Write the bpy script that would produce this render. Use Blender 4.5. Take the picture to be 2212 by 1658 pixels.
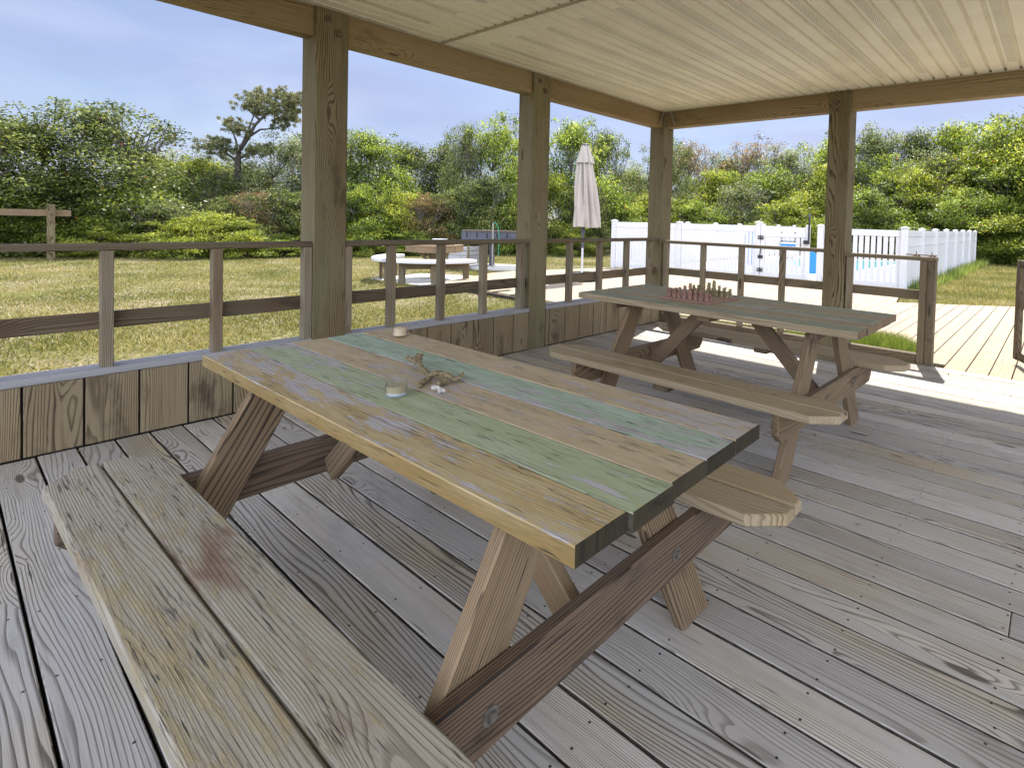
import bpy, math, random
import numpy as np
from mathutils import Vector, Matrix
R_ = math.radians
for o in list(bpy.data.objects): bpy.data.objects.remove(o)
SC = bpy.context.scene; COL = SC.collection

# ---------------------------------------------------------------- camera
F, CX, CY = 1184.017, 1374.975, 511.76
YAW, PITCH, ROLL = 0.65871, -0.028538, 0.029163
CAM = Vector((4.08834, -5.79618, 1.28964))
fw = Vector((-math.sin(YAW)*math.cos(PITCH), math.cos(YAW)*math.cos(PITCH), math.sin(PITCH)))
r0 = Vector((math.cos(YAW), math.sin(YAW), 0)); u0 = r0.cross(fw)
rt = r0*math.cos(ROLL)+u0*math.sin(ROLL); up = u0*math.cos(ROLL)-r0*math.sin(ROLL)
cd = bpy.data.cameras.new("camera"); cam = bpy.data.objects.new("camera", cd); COL.objects.link(cam)
M = Matrix((rt, up, -fw)).transposed().to_4x4(); M.translation = CAM; cam.matrix_world = M
cd.sensor_fit = 'HORIZONTAL'; cd.sensor_width = 36; cd.lens = 36*F/2212
cd.shift_x = (1106-CX)/2212; cd.shift_y = -(829-CY)/2212
cd.clip_start = .05; cd.clip_end = 2000
SC.camera = cam

def ray(x, y): return fw+rt*((x-CX)/F)-up*((y-CY)/F)
def ground_at(px, rng, z=-.15):
    d = ray(px, 500); h = Vector((d.x, d.y, 0)).normalized()
    return Vector((CAM.x+h.x*rng, CAM.y+h.y*rng, z))
def top_z(px, py, rng):
    d = ray(px, py); return CAM.z+rng*d.z/math.hypot(d.x, d.y)

# ---------------------------------------------------------------- sky and sun
SUNV = Vector((-.18, .577, 1)).normalized()
w = bpy.data.worlds.new("World"); SC.world = w; w.use_nodes = True
nt = w.node_tree; nt.nodes.clear()
out = nt.nodes.new('ShaderNodeOutputWorld'); bg = nt.nodes.new('ShaderNodeBackground'); sky = nt.nodes.new('ShaderNodeTexSky')
sky.sky_type = 'NISHITA'; sky.sun_disc = False
sky.sun_elevation = math.asin(SUNV.z); sky.sun_rotation = math.atan2(SUNV.x, SUNV.y)
sky.air_density = 1.0; sky.dust_density = 0.6; sky.ozone_density = 2.5
tc = nt.nodes.new('ShaderNodeTexCoord'); mp = nt.nodes.new('ShaderNodeMapping'); mp.inputs['Scale'].default_value = (1.2, 1.2, 4.5)
no = nt.nodes.new('ShaderNodeTexNoise'); no.inputs['Scale'].default_value = 1.6; no.inputs['Detail'].default_value = 5; no.inputs['Roughness'].default_value = .5
rp = nt.nodes.new('ShaderNodeValToRGB'); rp.color_ramp.elements[0].position = .38; rp.color_ramp.elements[1].position = .72
mx = nt.nodes.new('ShaderNodeMix'); mx.data_type = 'RGBA'
SKY_S, SUN_S, EXPO = .05, 3.1, 1.72
cl2 = nt.nodes.new('ShaderNodeTexNoise'); cl2.inputs['Scale'].default_value = 2.3; cl2.inputs['Detail'].default_value = 4; cl2.inputs['Distortion'].default_value = .6
nt.links.new(mp.outputs[0], cl2.inputs['Vector']) if mp.outputs[0].is_linked or True else None
cr2 = nt.nodes.new('ShaderNodeValToRGB'); e_ = cr2.color_ramp.elements; e_[0].position = .36; e_[0].color = (2.8, 3.15, 4.9, 1); e_[1].position = .66; e_[1].color = (4.1, 4.4, 6.0, 1)
nt.links.new(cl2.outputs['Fac'], cr2.inputs['Fac']); nt.links.new(cr2.outputs['Color'], mx.inputs['B'])
nt.links.new(tc.outputs['Generated'], mp.inputs['Vector']); nt.links.new(mp.outputs[0], no.inputs['Vector'])
nt.links.new(no.outputs['Fac'], rp.inputs['Fac'])
mm = nt.nodes.new('ShaderNodeMath'); mm.operation = 'MULTIPLY_ADD'; mm.inputs[1].default_value = .45; mm.inputs[2].default_value = .5
nt.links.new(rp.outputs['Color'], mm.inputs[0]); nt.links.new(mm.outputs[0], mx.inputs['Factor'])
nt.links.new(sky.outputs[0], mx.inputs['A'])
# extra glow added to the unseen sky opposite the sun, brightens the porch shade
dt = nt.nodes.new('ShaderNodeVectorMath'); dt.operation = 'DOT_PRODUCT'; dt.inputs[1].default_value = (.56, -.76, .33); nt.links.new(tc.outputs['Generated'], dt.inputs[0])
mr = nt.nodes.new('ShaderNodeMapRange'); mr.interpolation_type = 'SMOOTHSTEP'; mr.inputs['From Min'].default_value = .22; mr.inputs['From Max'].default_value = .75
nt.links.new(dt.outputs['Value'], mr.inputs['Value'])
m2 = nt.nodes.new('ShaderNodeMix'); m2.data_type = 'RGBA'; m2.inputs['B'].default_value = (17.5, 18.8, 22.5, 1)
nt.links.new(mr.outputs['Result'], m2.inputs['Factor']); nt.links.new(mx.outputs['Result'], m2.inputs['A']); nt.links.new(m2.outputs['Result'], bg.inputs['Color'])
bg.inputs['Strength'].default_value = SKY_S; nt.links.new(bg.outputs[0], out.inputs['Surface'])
sd = bpy.data.lights.new("sun", 'SUN'); sd.energy = SUN_S; sd.angle = R_(.5); sd.color = (1, .95, .86)
so = bpy.data.objects.new("sun", sd); COL.objects.link(so); so.rotation_euler = SUNV.to_track_quat('Z', 'Y').to_euler()
SC.view_settings.view_transform = 'Standard'; SC.view_settings.look = 'None'; SC.view_settings.gamma = 1
SC.view_settings.exposure = EXPO
SC.render.engine = 'CYCLES'
SC.cycles.max_bounces = 8; SC.cycles.diffuse_bounces = 5; SC.cycles.transparent_max_bounces = 8

# ---------------------------------------------------------------- node helpers
class NB:
    def __init__(s, name):
        s.m = bpy.data.materials.new(name); s.m.use_nodes = True; s.t = s.m.node_tree; s.t.nodes.clear()
        s.o = s.t.nodes.new('ShaderNodeOutputMaterial')
    def n(s, typ, **k):
        a = s.t.nodes.new('ShaderNode'+typ)
        for q, v in k.items():
            if q.startswith('i_'): a.inputs[q[2:].replace('_', ' ')].default_value = v
            else: setattr(a, q, v)
        return a
    def l(s, a, b): s.t.links.new(a, b)
    def val(s, x, sock):
        if isinstance(x, (int, float)): sock.default_value = x
        elif isinstance(x, tuple): sock.default_value = x if len(x) != 3 or sock.type == 'VECTOR' else x+(1,)
        else: s.l(x, sock)
    def math(s, op, a, b=0, c=None, clamp=False):
        m = s.n('Math', operation=op); m.use_clamp = clamp; s.val(a, m.inputs[0]); s.val(b, m.inputs[1])
        if c is not None: s.val(c, m.inputs[2])
        return m.outputs[0]
    def vm(s, op, a, b):
        m = s.n('VectorMath', operation=op); s.val(a, m.inputs[0]); s.val(b, m.inputs[1]); return m.outputs[0]
    def noise(s, vec, scale=1, detail=2, rough=.5, dist=0):
        m = s.n('TexNoise'); s.l(vec, m.inputs['Vector']); m.inputs['Scale'].default_value = scale
        m.inputs['Detail'].default_value = detail; m.inputs['Roughness'].default_value = rough; m.inputs['Distortion'].default_value = dist
        return m.outputs['Fac']
    def step(s, x, a, b, lo=0., hi=1.):
        m = s.n('MapRange', interpolation_type='SMOOTHSTEP'); s.val(x, m.inputs['Value'])
        m.inputs['From Min'].default_value = a; m.inputs['From Max'].default_value = b
        m.inputs['To Min'].default_value = lo; m.inputs['To Max'].default_value = hi; return m.outputs['Result']
    def mix(s, f, a, b, bt='MIX'):
        m = s.n('Mix', data_type='RGBA', blend_type=bt); s.val(f, m.inputs['Factor']); s.val(a, m.inputs['A']); s.val(b, m.inputs['B'])
        return m.outputs['Result']
    def bsdf(s, col, rough=.7, spec=.3, h=None, bump=.3, bd=.002, metal=0):
        b = s.n('BsdfPrincipled'); s.val(col, b.inputs['Base Color']); s.val(rough, b.inputs['Roughness'])
        b.inputs['Specular IOR Level'].default_value = spec; b.inputs['Metallic'].default_value = metal
        if h is not None:
            bp = s.n('Bump'); bp.inputs['Strength'].default_value = bump; bp.inputs['Distance'].default_value = bd
            s.l(h, bp.inputs['Height']); s.l(bp.outputs[0], b.inputs['Normal'])
        s.l(b.outputs[0], s.o.inputs['Surface']); return b

def wood(name, light, dark, ring=.55, tint=.25, warm=None, knot=.5, crack=.5, rough=.75, paint=None, cover=.5, soft=.035, fleck=0, bump=.6, stain=.3, stainc=None, fine=1.0):
    """weathered board: grain runs along U (metres), rings are contours of a stretched field"""
    b = NB(name)
    uv = b.n('UVMap', uv_map='UVMap').outputs[0]; bid = b.n('UVMap', uv_map='bid').outputs[0]
    sb = b.n('SeparateXYZ'); b.l(bid, sb.inputs[0]); rx, ry = sb.outputs[0], sb.outputs[1]
    base = b.vm('ADD', uv, b.vm('SCALE', bid, (0, 0, 0)))
    sc = b.n('VectorMath', operation='SCALE'); b.l(bid, sc.inputs[0]); sc.inputs['Scale'].default_value = 53.
    base = b.vm('ADD', uv, sc.outputs[0])
    S = lambda x, y: b.vm('MULTIPLY', base, (x, y, 1))
    su = b.n('SeparateXYZ'); b.l(uv, su.inputs[0]); V = su.outputs[1]
    # knots
    vo = b.n('TexVoronoi', feature='F1', voronoi_dimensions='2D'); b.l(S(1.3, 5.5), vo.inputs['Vector']); vo.inputs['Scale'].default_value = 1
    kd = vo.outputs['Distance']; vc = b.n('SeparateColor'); b.l(vo.outputs['Color'], vc.inputs[0])
    has = b.math('GREATER_THAN', vc.outputs[0], 1-knot*.55)
    ksz = b.math('MULTIPLY_ADD', vc.outputs[1], .07, .03)
    kin = b.math('MULTIPLY', b.math('SUBTRACT', 1., b.step(b.math('DIVIDE', kd, ksz), .75, 1.15), clamp=True), has)
    kaura = b.math('MULTIPLY', b.step(kd, .0, .42, 1., 0.), has)
    f1 = b.noise(S(.50, 4.2), 1, 1.5, .45)
    f2 = b.noise(S(2.2, 26.), 1, 1, .5)
    straight = b.math('MULTIPLY', V, b.math('MULTIPLY_ADD', rx, 110., 45.))
    r = b.math('ADD', b.math('MULTIPLY_ADD', f1, 24., straight), b.math('MULTIPLY_ADD', f2, 1.3, b.math('MULTIPLY', kaura, 5.0)))
    fr = b.math('FRACT', r)
    late = b.math('MULTIPLY', b.step(fr, .45, .88), b.step(fr, .91, 1.0, 1., 0.))
    fib = b.noise(S(5., 330.), 1, 2, .6)
    fib2 = b.noise(S(1.2, 45.), 1, 2, .6)
    big = b.noise(S(1.1, 3.5), 1, 3, .55)
    t = b.math('MULTIPLY', late, b.math('MULTIPLY', b.math('MULTIPLY_ADD', big, ring*1.3, ring*.25), b.math('MULTIPLY_ADD', ry, .65, .6)))
    t = b.math('ADD', t, b.math('MULTIPLY', b.math('SUBTRACT', fib, .5), .85*fine))
    t = b.math('ADD', t, b.math('MULTIPLY', b.math('SUBTRACT', fib2, .5), .75), clamp=True)
    col = b.mix(t, light, dark)
    if warm: col = b.mix(b.math('MULTIPLY', ry, b.step(big, .35, .7)), col, b.mix(t, warm, dark))
    br = b.math('MULTIPLY_ADD', rx, tint*2, 1-tint)
    cm = b.n('CombineColor'); [b.l(br, cm.inputs[i]) for i in range(3)]
    col = b.mix(1., col, cm.outputs[0], 'MULTIPLY')
    sn = b.noise(S(.9, 2.2), 2.1, 5, .62)
    sm = b.math('MULTIPLY', b.step(sn, .55, .72), stain)
    col = b.mix(sm, col, stainc or tuple(c*.55 for c in dark))
    hgt = b.math('MULTIPLY_ADD', late, .55, b.math('MULTIPLY', fib, .5))
    if paint:
        pm0 = b.noise(S(2.6, 13.), 2.4, 7, .72)
        pm1 = b.noise(S(.5, 2.0), 1.4, 2, .5)
        pm = b.math('ADD', b.math('MULTIPLY_ADD', pm1, .75, b.math('MULTIPLY', pm0, 1.0)), b.math('MULTIPLY', late, -.035))
        lo = 1.12-cover*.62
        pk = b.step(pm, lo, lo+soft)
        wear = b.noise(S(2.5, 14.), 1.5, 4, .6)
        pc = b.mix(b.step(wear, .35, .68), paint[0], paint[1])
        pc = b.mix(b.step(b.noise(S(8., 60.), 1, 3, .6), .45, .75, 0, .35), pc, tuple(c*.55 for c in paint[0]))
        col = b.mix(b.math('MULTIPLY', pk, .94), col, pc)
        hgt = b.math('ADD', hgt, b.math('MULTIPLY', pk, .6))
    # drying checks and flecks
    if fleck:
        fk = b.noise(S(9., 190.), 1, 2, .7); fz = b.noise(S(1.6, 7.), 1.7, 3, .6)
        fm = b.math('MULTIPLY', b.step(fk, .575, .635), b.step(fz, .46-.1*fleck, .58))
        col = b.mix(b.math('MULTIPLY', fm, .8), col, (.035, .033, .03)); hgt = b.math('SUBTRACT', hgt, fm)
    ck = b.noise(S(3.0, 95.), 1, 2.5, .65)
    cm2 = b.noise(S(1.0, 5.), 1.3, 2, .5)
    cr = b.math('MULTIPLY', b.step(ck, .70-.06*crack, .735-.06*crack), b.step(cm2, .47, .58))
    col = b.mix(b.math('MULTIPLY', cr, .85), col, (.018, .016, .013))
    col = b.mix(b.math('MULTIPLY', kin, .8), col, (.05, .034, .022))
    hgt = b.math('SUBTRACT', hgt, b.math('MULTIPLY', cr, 1.5))
    b.bsdf(col, rough, .35, hgt, bump, .0016)
    return b.m

def plain(name, col, rough=.6, metal=0, spec=.4, var=.12, sc=12):
    b = NB(name); t = b.n('TexCoord').outputs['Object']
    n = b.noise(t, sc, 4, .6)
    c = b.mix(b.step(n, .3, .7), tuple(x*(1-var) for x in col), tuple(min(1, x*(1+var)) for x in col))
    b.bsdf(c, rough, spec, n, .15, .002, metal); return b.m

M_ = {}
M_['floor'] = wood('deck_wood', (.50, .475, .44), (.13, .108, .086), ring=.9, tint=.19, warm=(.50, .42, .28), knot=.55, crack=.65, bump=.9, stain=.30, rough=.62)
M_['post'] = wood('post_wood', (.225, .195, .11), (.060, .045, .021), ring=1.05, tint=.08, knot=.65, crack=1.0, warm=(.20, .14, .065), stain=.6)
M_['beam'] = wood('beam_wood', (.325, .245, .135), (.115, .07, .032), ring=.9, tint=.08, knot=.8, crack=.5, warm=(.27, .175, .085), stain=.45)
M_['rail'] = wood('rail_wood', (.185, .15, .095), (.05, .035, .021), ring=.85, tint=.2, knot=.4, crack=.8, warm=(.15, .09, .052), stain=.5)
M_['baluster'] = wood('baluster_wood', (.265, .225, .155), (.07, .05, .03), ring=.9, tint=.15, knot=.4, crack=.7, warm=(.24, .165, .095), stain=.5)
M_['wall'] = wood('siding_wood', (.30, .245, .15), (.085, .058, .034), ring=1.05, tint=.1, knot=.5, crack=.5, warm=(.26, .18, .095), stain=.75)
M_['cap'] = wood('cap_wood', (.40, .40, .415), (.14, .13, .12), ring=.65, tint=.1, knot=.2, crack=.7)
M_['leg'] = wood('leg_wood', (.225, .16, .095), (.045, .030, .018), ring=.95, tint=.14, knot=.4, crack=.8, warm=(.35, .23, .12), stain=.6)
M_['legd'] = wood('brown_leg_wood', (.165, .118, .08), (.034, .024, .016), ring=.95, tint=.1, knot=.5, crack=.9, warm=(.19, .115, .065), stain=.7)
M_['yel'] = wood('ochre_paint', (.48, .455, .465), (.22, .18, .15), paint=((.42, .31, .13), (.50, .40, .22)), cover=0.485, fleck=.5, knot=.2, crack=.9, tint=.04, bump=.6, stain=.3, rough=.6)
M_['yel_edge'] = wood('ochre_board_edge', (.34, .28, .20), (.12, .09, .05), paint=((.27, .18, .06), (.33, .24, .11)), cover=.62, fleck=.6, knot=.2, crack=.9, tint=.04, stain=.7)  # ochre darkened for the near edge, shade put into the colour against rear light
M_['yel2'] = wood('cream_paint', (.47, .43, .42), (.22, .18, .15), paint=((.44, .345, .20), (.50, .405, .26)), cover=0.55, fleck=.6, knot=.15, crack=.85, tint=.05, bump=.55, stain=.25, rough=.6)
M_['grn'] = wood('green_paint', (.45, .43, .44), (.22, .19, .17), paint=((.33, .37, .20), (.40, .455, .30)), cover=0.56, fleck=1.0, knot=.25, crack=1.15, tint=.04, bump=.6, stain=.3, rough=.6)
M_['grn2'] = wood('mint_paint', (.45, .43, .44), (.22, .19, .17), paint=((.31, .40, .28), (.40, .50, .41)), cover=0.59, fleck=.8, knot=.15, crack=1.0, tint=.04, bump=.55, stain=.25, rough=.6)
M_['bench'] = wood('bench_wood', (.37, .335, .265), (.15, .12, .085), paint=((.34, .27, .145), (.385, .33, .21)), cover=0.40, soft=.16, fleck=.08, ring=.7, knot=.45, crack=.7, tint=.05, bump=.8, stain=.8, stainc=(.17, .085, .05))
M_['bench2'] = wood('tan_bench_wood', (.40, .33, .22), (.18, .12, .065), ring=.75, knot=.45, crack=.6, tint=.07, warm=(.40, .30, .16), stain=.4)
M_['pale_g'] = wood('faded_green_paint', (.38, .37, .33), (.15, .13, .10), paint=((.27, .285, .20), (.33, .355, .27)), cover=0.54, fleck=.5, knot=.2, crack=1.0, tint=.08, bump=.6)
M_['pale_y'] = wood('faded_tan_paint', (.38, .35, .29), (.15, .13, .10), paint=((.35, .28, .18), (.40, .34, .23)), cover=0.54, fleck=.5, knot=.2, crack=1.0, tint=.08, bump=.6)
M_['end'] = wood('end_grain', (.042, .034, .018), (.012, .010, .007), ring=.6, knot=0, crack=1.2, tint=.35, stain=.8, bump=1.)
M_['walk'] = wood('tan_painted_planks', (.30, .25, .19), (.10, .08, .06), paint=((.34, .275, .185), (.39, .325, .23)), cover=.80, knot=.1, crack=1.2, tint=.06, bump=.6, stain=.15)
M_['dark'] = plain('dark_gap', (.03, .025, .02), .9)
M_['gap_shade'] = plain('grimy_shaded_board_edge', (.09, .078, .06), .9, sc=40, var=.4)  # gap shade painted into the colour of the board sides, along with dirt
M_['galv'] = plain('galvanised_metal', (.35, .34, .31), .5, .7, sc=60)
M_['oldbolt'] = plain('tarnished_bolt', (.17, .155, .135), .6, .5, sc=80, var=.3)
M_['rust'] = plain('rusty_metal', (.16, .11, .075), .7, .4, sc=80, var=.4)
M_['vinyl'] = plain('white_vinyl', (.64, .64, .65), .4, var=.03, sc=3)
M_['black'] = plain('black_metal', (.03, .03, .035), .45, .3)
M_['white'] = plain('white_plastic', (.62, .62, .64), .4, var=.03)
M_['blue'] = plain('blue_plastic', (.02, .22, .62), .45, var=.05)
M_['greypl'] = plain('grey_metal', (.085, .09, .115), .5, .3)
M_['conc'] = plain('pale_concrete', (.55, .53, .48), .85, sc=3)

# ---------------------------------------------------------------- mesh builder
class MB:
    def __init__(s): s.v = []; s.f = []; s.uv = []; s.bid = []; s.mi = []; s.mats = []
    def mat(s, m):
        if m not in s.mats: s.mats.append(m)
        return s.mats.index(m)
    def face(s, pts, uvs, bid, mi):
        i = len(s.v); s.v += [tuple(p) for p in pts]; s.f.append(tuple(range(i, i+len(pts)))); s.uv += uvs; s.bid += [bid]*len(pts); s.mi.append(mi)
    def slab(s, poly, t0, t1, O, L, W, T, m, end=None, ch=.004, rnd=None, side=None):
        """convex polygon (l,w) CCW extruded along T with chamfered edges; grain runs along L"""
        O, L, W, T = map(Vector, (O, L, W, T)); bid = rnd or (random.random(), random.random())
        mi = s.mat(M_[m]); me = s.mat(M_[end]) if end else mi
        n = len(poly)
        def inset(d):
            q = []
            for i in range(n):
                a, b_, c = Vector(poly[i-1]), Vector(poly[i]), Vector(poly[(i+1) % n])
                d1 = (b_-a).normalized(); d2 = (c-b_).normalized(); n1 = Vector((-d1.y, d1.x)); n2 = Vector((-d2.y, d2.x))
                k = (n1+n2); k = k/max(.3, k.dot(n1)); q.append(tuple(b_+k*d))
            return q
        ins = inset(ch); rings = [(ins, t0), (poly, t0+ch), (poly, t1-ch), (ins, t1)]
        P = lambda lw, t: O+L*lw[0]+W*lw[1]+T*t
        def uvf(lw, t, kind):
            if kind == 'T': return (lw[0], lw[1])
            if kind == 'W': return (lw[0], t+lw[1]+3.3)
            return (t*7, lw[1]*1.0+7.1)
        rt_ = (L.cross(W)).dot(T) > 0
        def add(pl, uvs, mi_):
            if not rt_: pl = pl[::-1]; uvs = uvs[::-1]
            s.face(pl, uvs, bid, mi_)
        add([P(p, t1) for p in ins], [uvf(p, t1, 'T') for p in ins], mi)
        add([P(p, t0) for p in ins][::-1], [uvf(p, t0, 'T') for p in ins][::-1], mi)
        for k in range(3):
            (pa, ta), (pb, tb) = rings[k], rings[k+1]
            for i in range(n):
                j = (i+1) % n; e = Vector(poly[j])-Vector(poly[i]); kind = 'E' if abs(e.y) > abs(e.x)*.8 else 'W'
                q = [(pa[i], ta), (pa[j], ta), (pb[j], tb), (pb[i], tb)]
                sm = mi
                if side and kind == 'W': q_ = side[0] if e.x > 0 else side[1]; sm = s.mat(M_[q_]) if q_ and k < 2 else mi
                add([P(*x) for x in q], [uvf(x[0], x[1], kind) for x in q], me if kind == 'E' else sm)
    def board(s, O, L, W, T, l, w_, t, m, end=None, ch=.004, l0=0, w0=0, t0=0, rnd=None, side=None):
        s.slab([(l0, w0), (l0+l, w0), (l0+l, w0+w_), (l0, w0+w_)], t0, t0+t, O, L, W, T, m, end, ch, rnd, side)
    def beam(s, a, b_, wdir, w_, t, m, end=None, ch=.004, rnd=None):
        """bar from a to b, width w_ along wdir, thickness t, centred"""
        a, b_ = Vector(a), Vector(b_); L = (b_-a); ln = L.length; L.normalize()
        W = Vector(wdir); W = (W-L*W.dot(L)).normalized(); T = L.cross(W)
        s.board(a-W*w_/2-T*t/2, L, W, T, ln, w_, t, m, end, ch, rnd=rnd)
    def quad(s, pts, m, uvs=None):
        s.face(pts, uvs or [(p[0], p[1]) for p in pts], (.5, .5), s.mat(M_[m]))
    def lathe(s, prof, m, c=(0, 0, 0), n=20, cap=True, fn=None, ax=None):
        """profile [(r,z)] around an axis; fn(r,z,angle)->r allows folds"""
        c = Vector(c); mi = s.mat(M_[m])
        X, Y, Z = (Vector((1, 0, 0)), Vector((0, 1, 0)), Vector((0, 0, 1)))
        if ax is not None:
            Z = Vector(ax).normalized(); X = Z.orthogonal().normalized(); Y = Z.cross(X)
        def P(i, k):
            r, z = prof[i]; a = 2*math.pi*k/n
            if fn: r = fn(r, z, a)
            return c+X*(r*math.cos(a))+Y*(r*math.sin(a))+Z*z
        for i in range(len(prof)-1):
            for k in range(n):
                s.face([P(i, k), P(i, k+1), P(i+1, k+1), P(i+1, k)], [(prof[i][1], k/n)]*4, (.5, .5), mi)
        if cap:
            s.face([P(0, k) for k in range(n)][::-1], [(0, 0)]*n, (.5, .5), mi)
            s.face([P(len(prof)-1, k) for k in range(n)], [(0, 0)]*n, (.5, .5), mi)
    def tube(s, pts, rad, m, n=7):
        mi = s.mat(M_[m]); pts = [Vector(p) for p in pts]; rings = []
        for i, p in enumerate(pts):
            d = (pts[min(i+1, len(pts)-1)]-pts[max(i-1, 0)]).normalized()
            X = d.cross(Vector((.13, .27, .95))).normalized(); Y = d.cross(X)
            rr = rad[i] if isinstance(rad, (list, tuple)) else rad
            rings.append([p+X*(rr*math.cos(2*math.pi*k/n))+Y*(rr*math.sin(2*math.pi*k/n)) for k in range(n)])
        for i in range(len(rings)-1):
            for k in range(n):
                s.face([rings[i][k], rings[i+1][k], rings[i+1][(k+1) % n], rings[i][(k+1) % n]], [(i*.1, k/n*.1)]*4, (.5, .5), mi)
        s.face(rings[0], [(0, 0)]*n, (.5, .5), mi); s.face(rings[-1][::-1], [(0, 0)]*n, (.5, .5), mi)
    def build(s, name, parent=None, smooth=False, world=True):
        me = bpy.data.meshes.new(name); me.from_pydata(s.v, [], s.f); me.update()
        u1 = me.uv_layers.new(name='UVMap'); u2 = me.uv_layers.new(name='bid')
        u1.data.foreach_set('uv', np.array(s.uv, 'f').ravel()); u2.data.foreach_set('uv', np.array(s.bid, 'f').ravel())
        for m in s.mats: me.materials.append(m)
        me.polygons.foreach_set('material_index', np.array(s.mi, 'i'))
        if smooth:
            import bmesh
            bm = bmesh.new(); bm.from_mesh(me); bmesh.ops.remove_doubles(bm, verts=bm.verts, dist=1e-5); bm.to_mesh(me); bm.free()
            me.polygons.foreach_set('use_smooth', [True]*len(me.polygons))
            me.set_sharp_from_angle(angle=R_(40))
        o = bpy.data.objects.new(name, me); COL.objects.link(o)
        if parent:
            o.parent = parent
            if world: o.matrix_parent_inverse = wm(parent).inverted()
        return o
def wm(o):
    b_ = Matrix.Translation(o.location)@o.rotation_euler.to_matrix().to_4x4()
    return wm(o.parent)@o.matrix_parent_inverse@b_ if o.parent else b_
def tag(o, label=None, cat=None, group=None, kind=None):
    if label: o['label'] = label
    if cat: o['category'] = cat
    if group: o['group'] = group
    if kind: o['kind'] = kind
    return o
def thing(name, loc, label, cat, group=None, rz=0):
    o = bpy.data.objects.new(name, None); COL.objects.link(o); o.location = loc; o.rotation_euler.z = rz; o.empty_display_size = .1
    return tag(o, label, cat, group)
def kids(o): return [c for c in COL.objects if c.parent == o]
def one(name, fn, parent=None, smooth=False, world=True):
    b = MB(); fn(b); return b.build(name, parent, smooth, world)
X, Y, Z = (1, 0, 0), (0, 1, 0), (0, 0, 1)
def bolt(parent, c, n, r=.017):
    b = MB(); c = Vector(c); b.lathe([(r*1.5, 0), (r*1.5, .003)], 'rust', c, 14, ax=n); b.lathe([(r*.85, .003), (r*.85, .012), (r*.6, .016)], 'rust', c, 6, ax=n)
    return b.build('bolt', parent)

random.seed(11); np.random.seed(5)

# ================================================================ GROUND, DECKS
def ground_mat(name):
    b = NB(name); t = b.n('TexCoord').outputs['Object']
    a = b.noise(t, .55, 4, .6); c = b.noise(t, 5., 5, .7); d = b.noise(t, 38., 4, .75)
    green = b.mix(c, (.105, .125, .03), (.21, .215, .055)); tan = b.mix(d, (.20, .16, .105), (.46, .39, .27))
    f = b.math('ADD', b.math('MULTIPLY', a, .6), b.math('MULTIPLY', c, .4))
    col = b.mix(b.step(f, .42, .58), green, tan)
    col = b.mix(b.step(d, .40, .62), tuple([.09, .08, .035]), col)
    b.bsdf(col, .95, .1, d, .9, .02); return b.m
M_['lawn'] = ground_mat('lawn_ground')
b = MB(); b.quad([(-600, -600, -.15), (600, -600, -.15), (600, 900, -.15), (-600, 900, -.15)], 'lawn'); tag(b.build('lawn'), kind='structure')

# porch deck: boards along X
b = MB(); y = .012; k = 0
while y > -8.3:
    wd = .1395+random.uniform(-.002, .002); y0 = y-wd; x = .0
    x0 = .005; cuts = [random.uniform(3.9, 6.5), 9.0] if k > 4 else [9.0]
    zz = random.uniform(-.0015, .0015); bid = (random.random(), random.random())
    for xc in cuts:
        b.board((x0, y0, zz), X, Y, Z, xc-x0-.003, wd, .036, 'floor', ch=.003, t0=-.036, rnd=bid, side=('gap_shade', 'gap_shade'))
        for xs in np.arange(.35, 9, .405):
            if x0 < xs < xc:
                for dy in (.028, wd-.028):
                    px, py = xs+random.uniform(-.01, .01), y0+dy+random.uniform(-.006, .006)
                    rr = .0042
                    b.face([(px+rr*math.cos(q), py+rr*math.sin(q), zz+.0006) for q in np.arange(0, 6.2, 1.05)], [(0, 0)]*6, (.5, .5), b.mat(M_['dark']))
        x0 = xc; bid = (random.random(), random.random())
    y = y0-.0088; k += 1
tag(b.build('porch_deck'), kind='structure')
b = MB(); b.board((-.2, -8.4, -.149), X, Y, Z, 9.3, 8.55, .10, 'dark'); tag(b.build('deck_underside'), kind='structure')

# pool deck, planks along Y, clipped to its outline
def clip_poly(poly, a, c, axis=0):
    for lim, sgn in ((a, 1), (c, -1)):
        o = []
        for i in range(len(poly)):
            p, q = poly[i-1], poly[i]; dp, dq = sgn*(p[axis]-lim), sgn*(q[axis]-lim)
            if (dp >= 0) != (dq >= 0):
                t = dp/(dp-dq); o.append((p[0]+(q[0]-p[0])*t, p[1]+(q[1]-p[1])*t))
            if dq >= 0: o.append(q)
        poly = o
        if len(poly) < 3: return []
    return poly
outl = [[(2.99, .03), (8.5, .03), (8.5, 9.6), (3.53, 6.24), (2.99, 5.86)],
        [(1.38, .95), (2.99, .95), (2.99, 5.86), (2.28, 5.36), (1.75, 5.02), (1.38, 7.3)],
        [(-2.3, .80), (1.38, .95), (1.38, 7.3), (-2.3, 6.75)], [(-5.7, .45), (-2.3, .42), (-2.3, 6.75), (-6.05, 6.1), (-6.75, 3.2), (-6.7, 2.5)]]
b = MB(); x = -6.8
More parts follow.
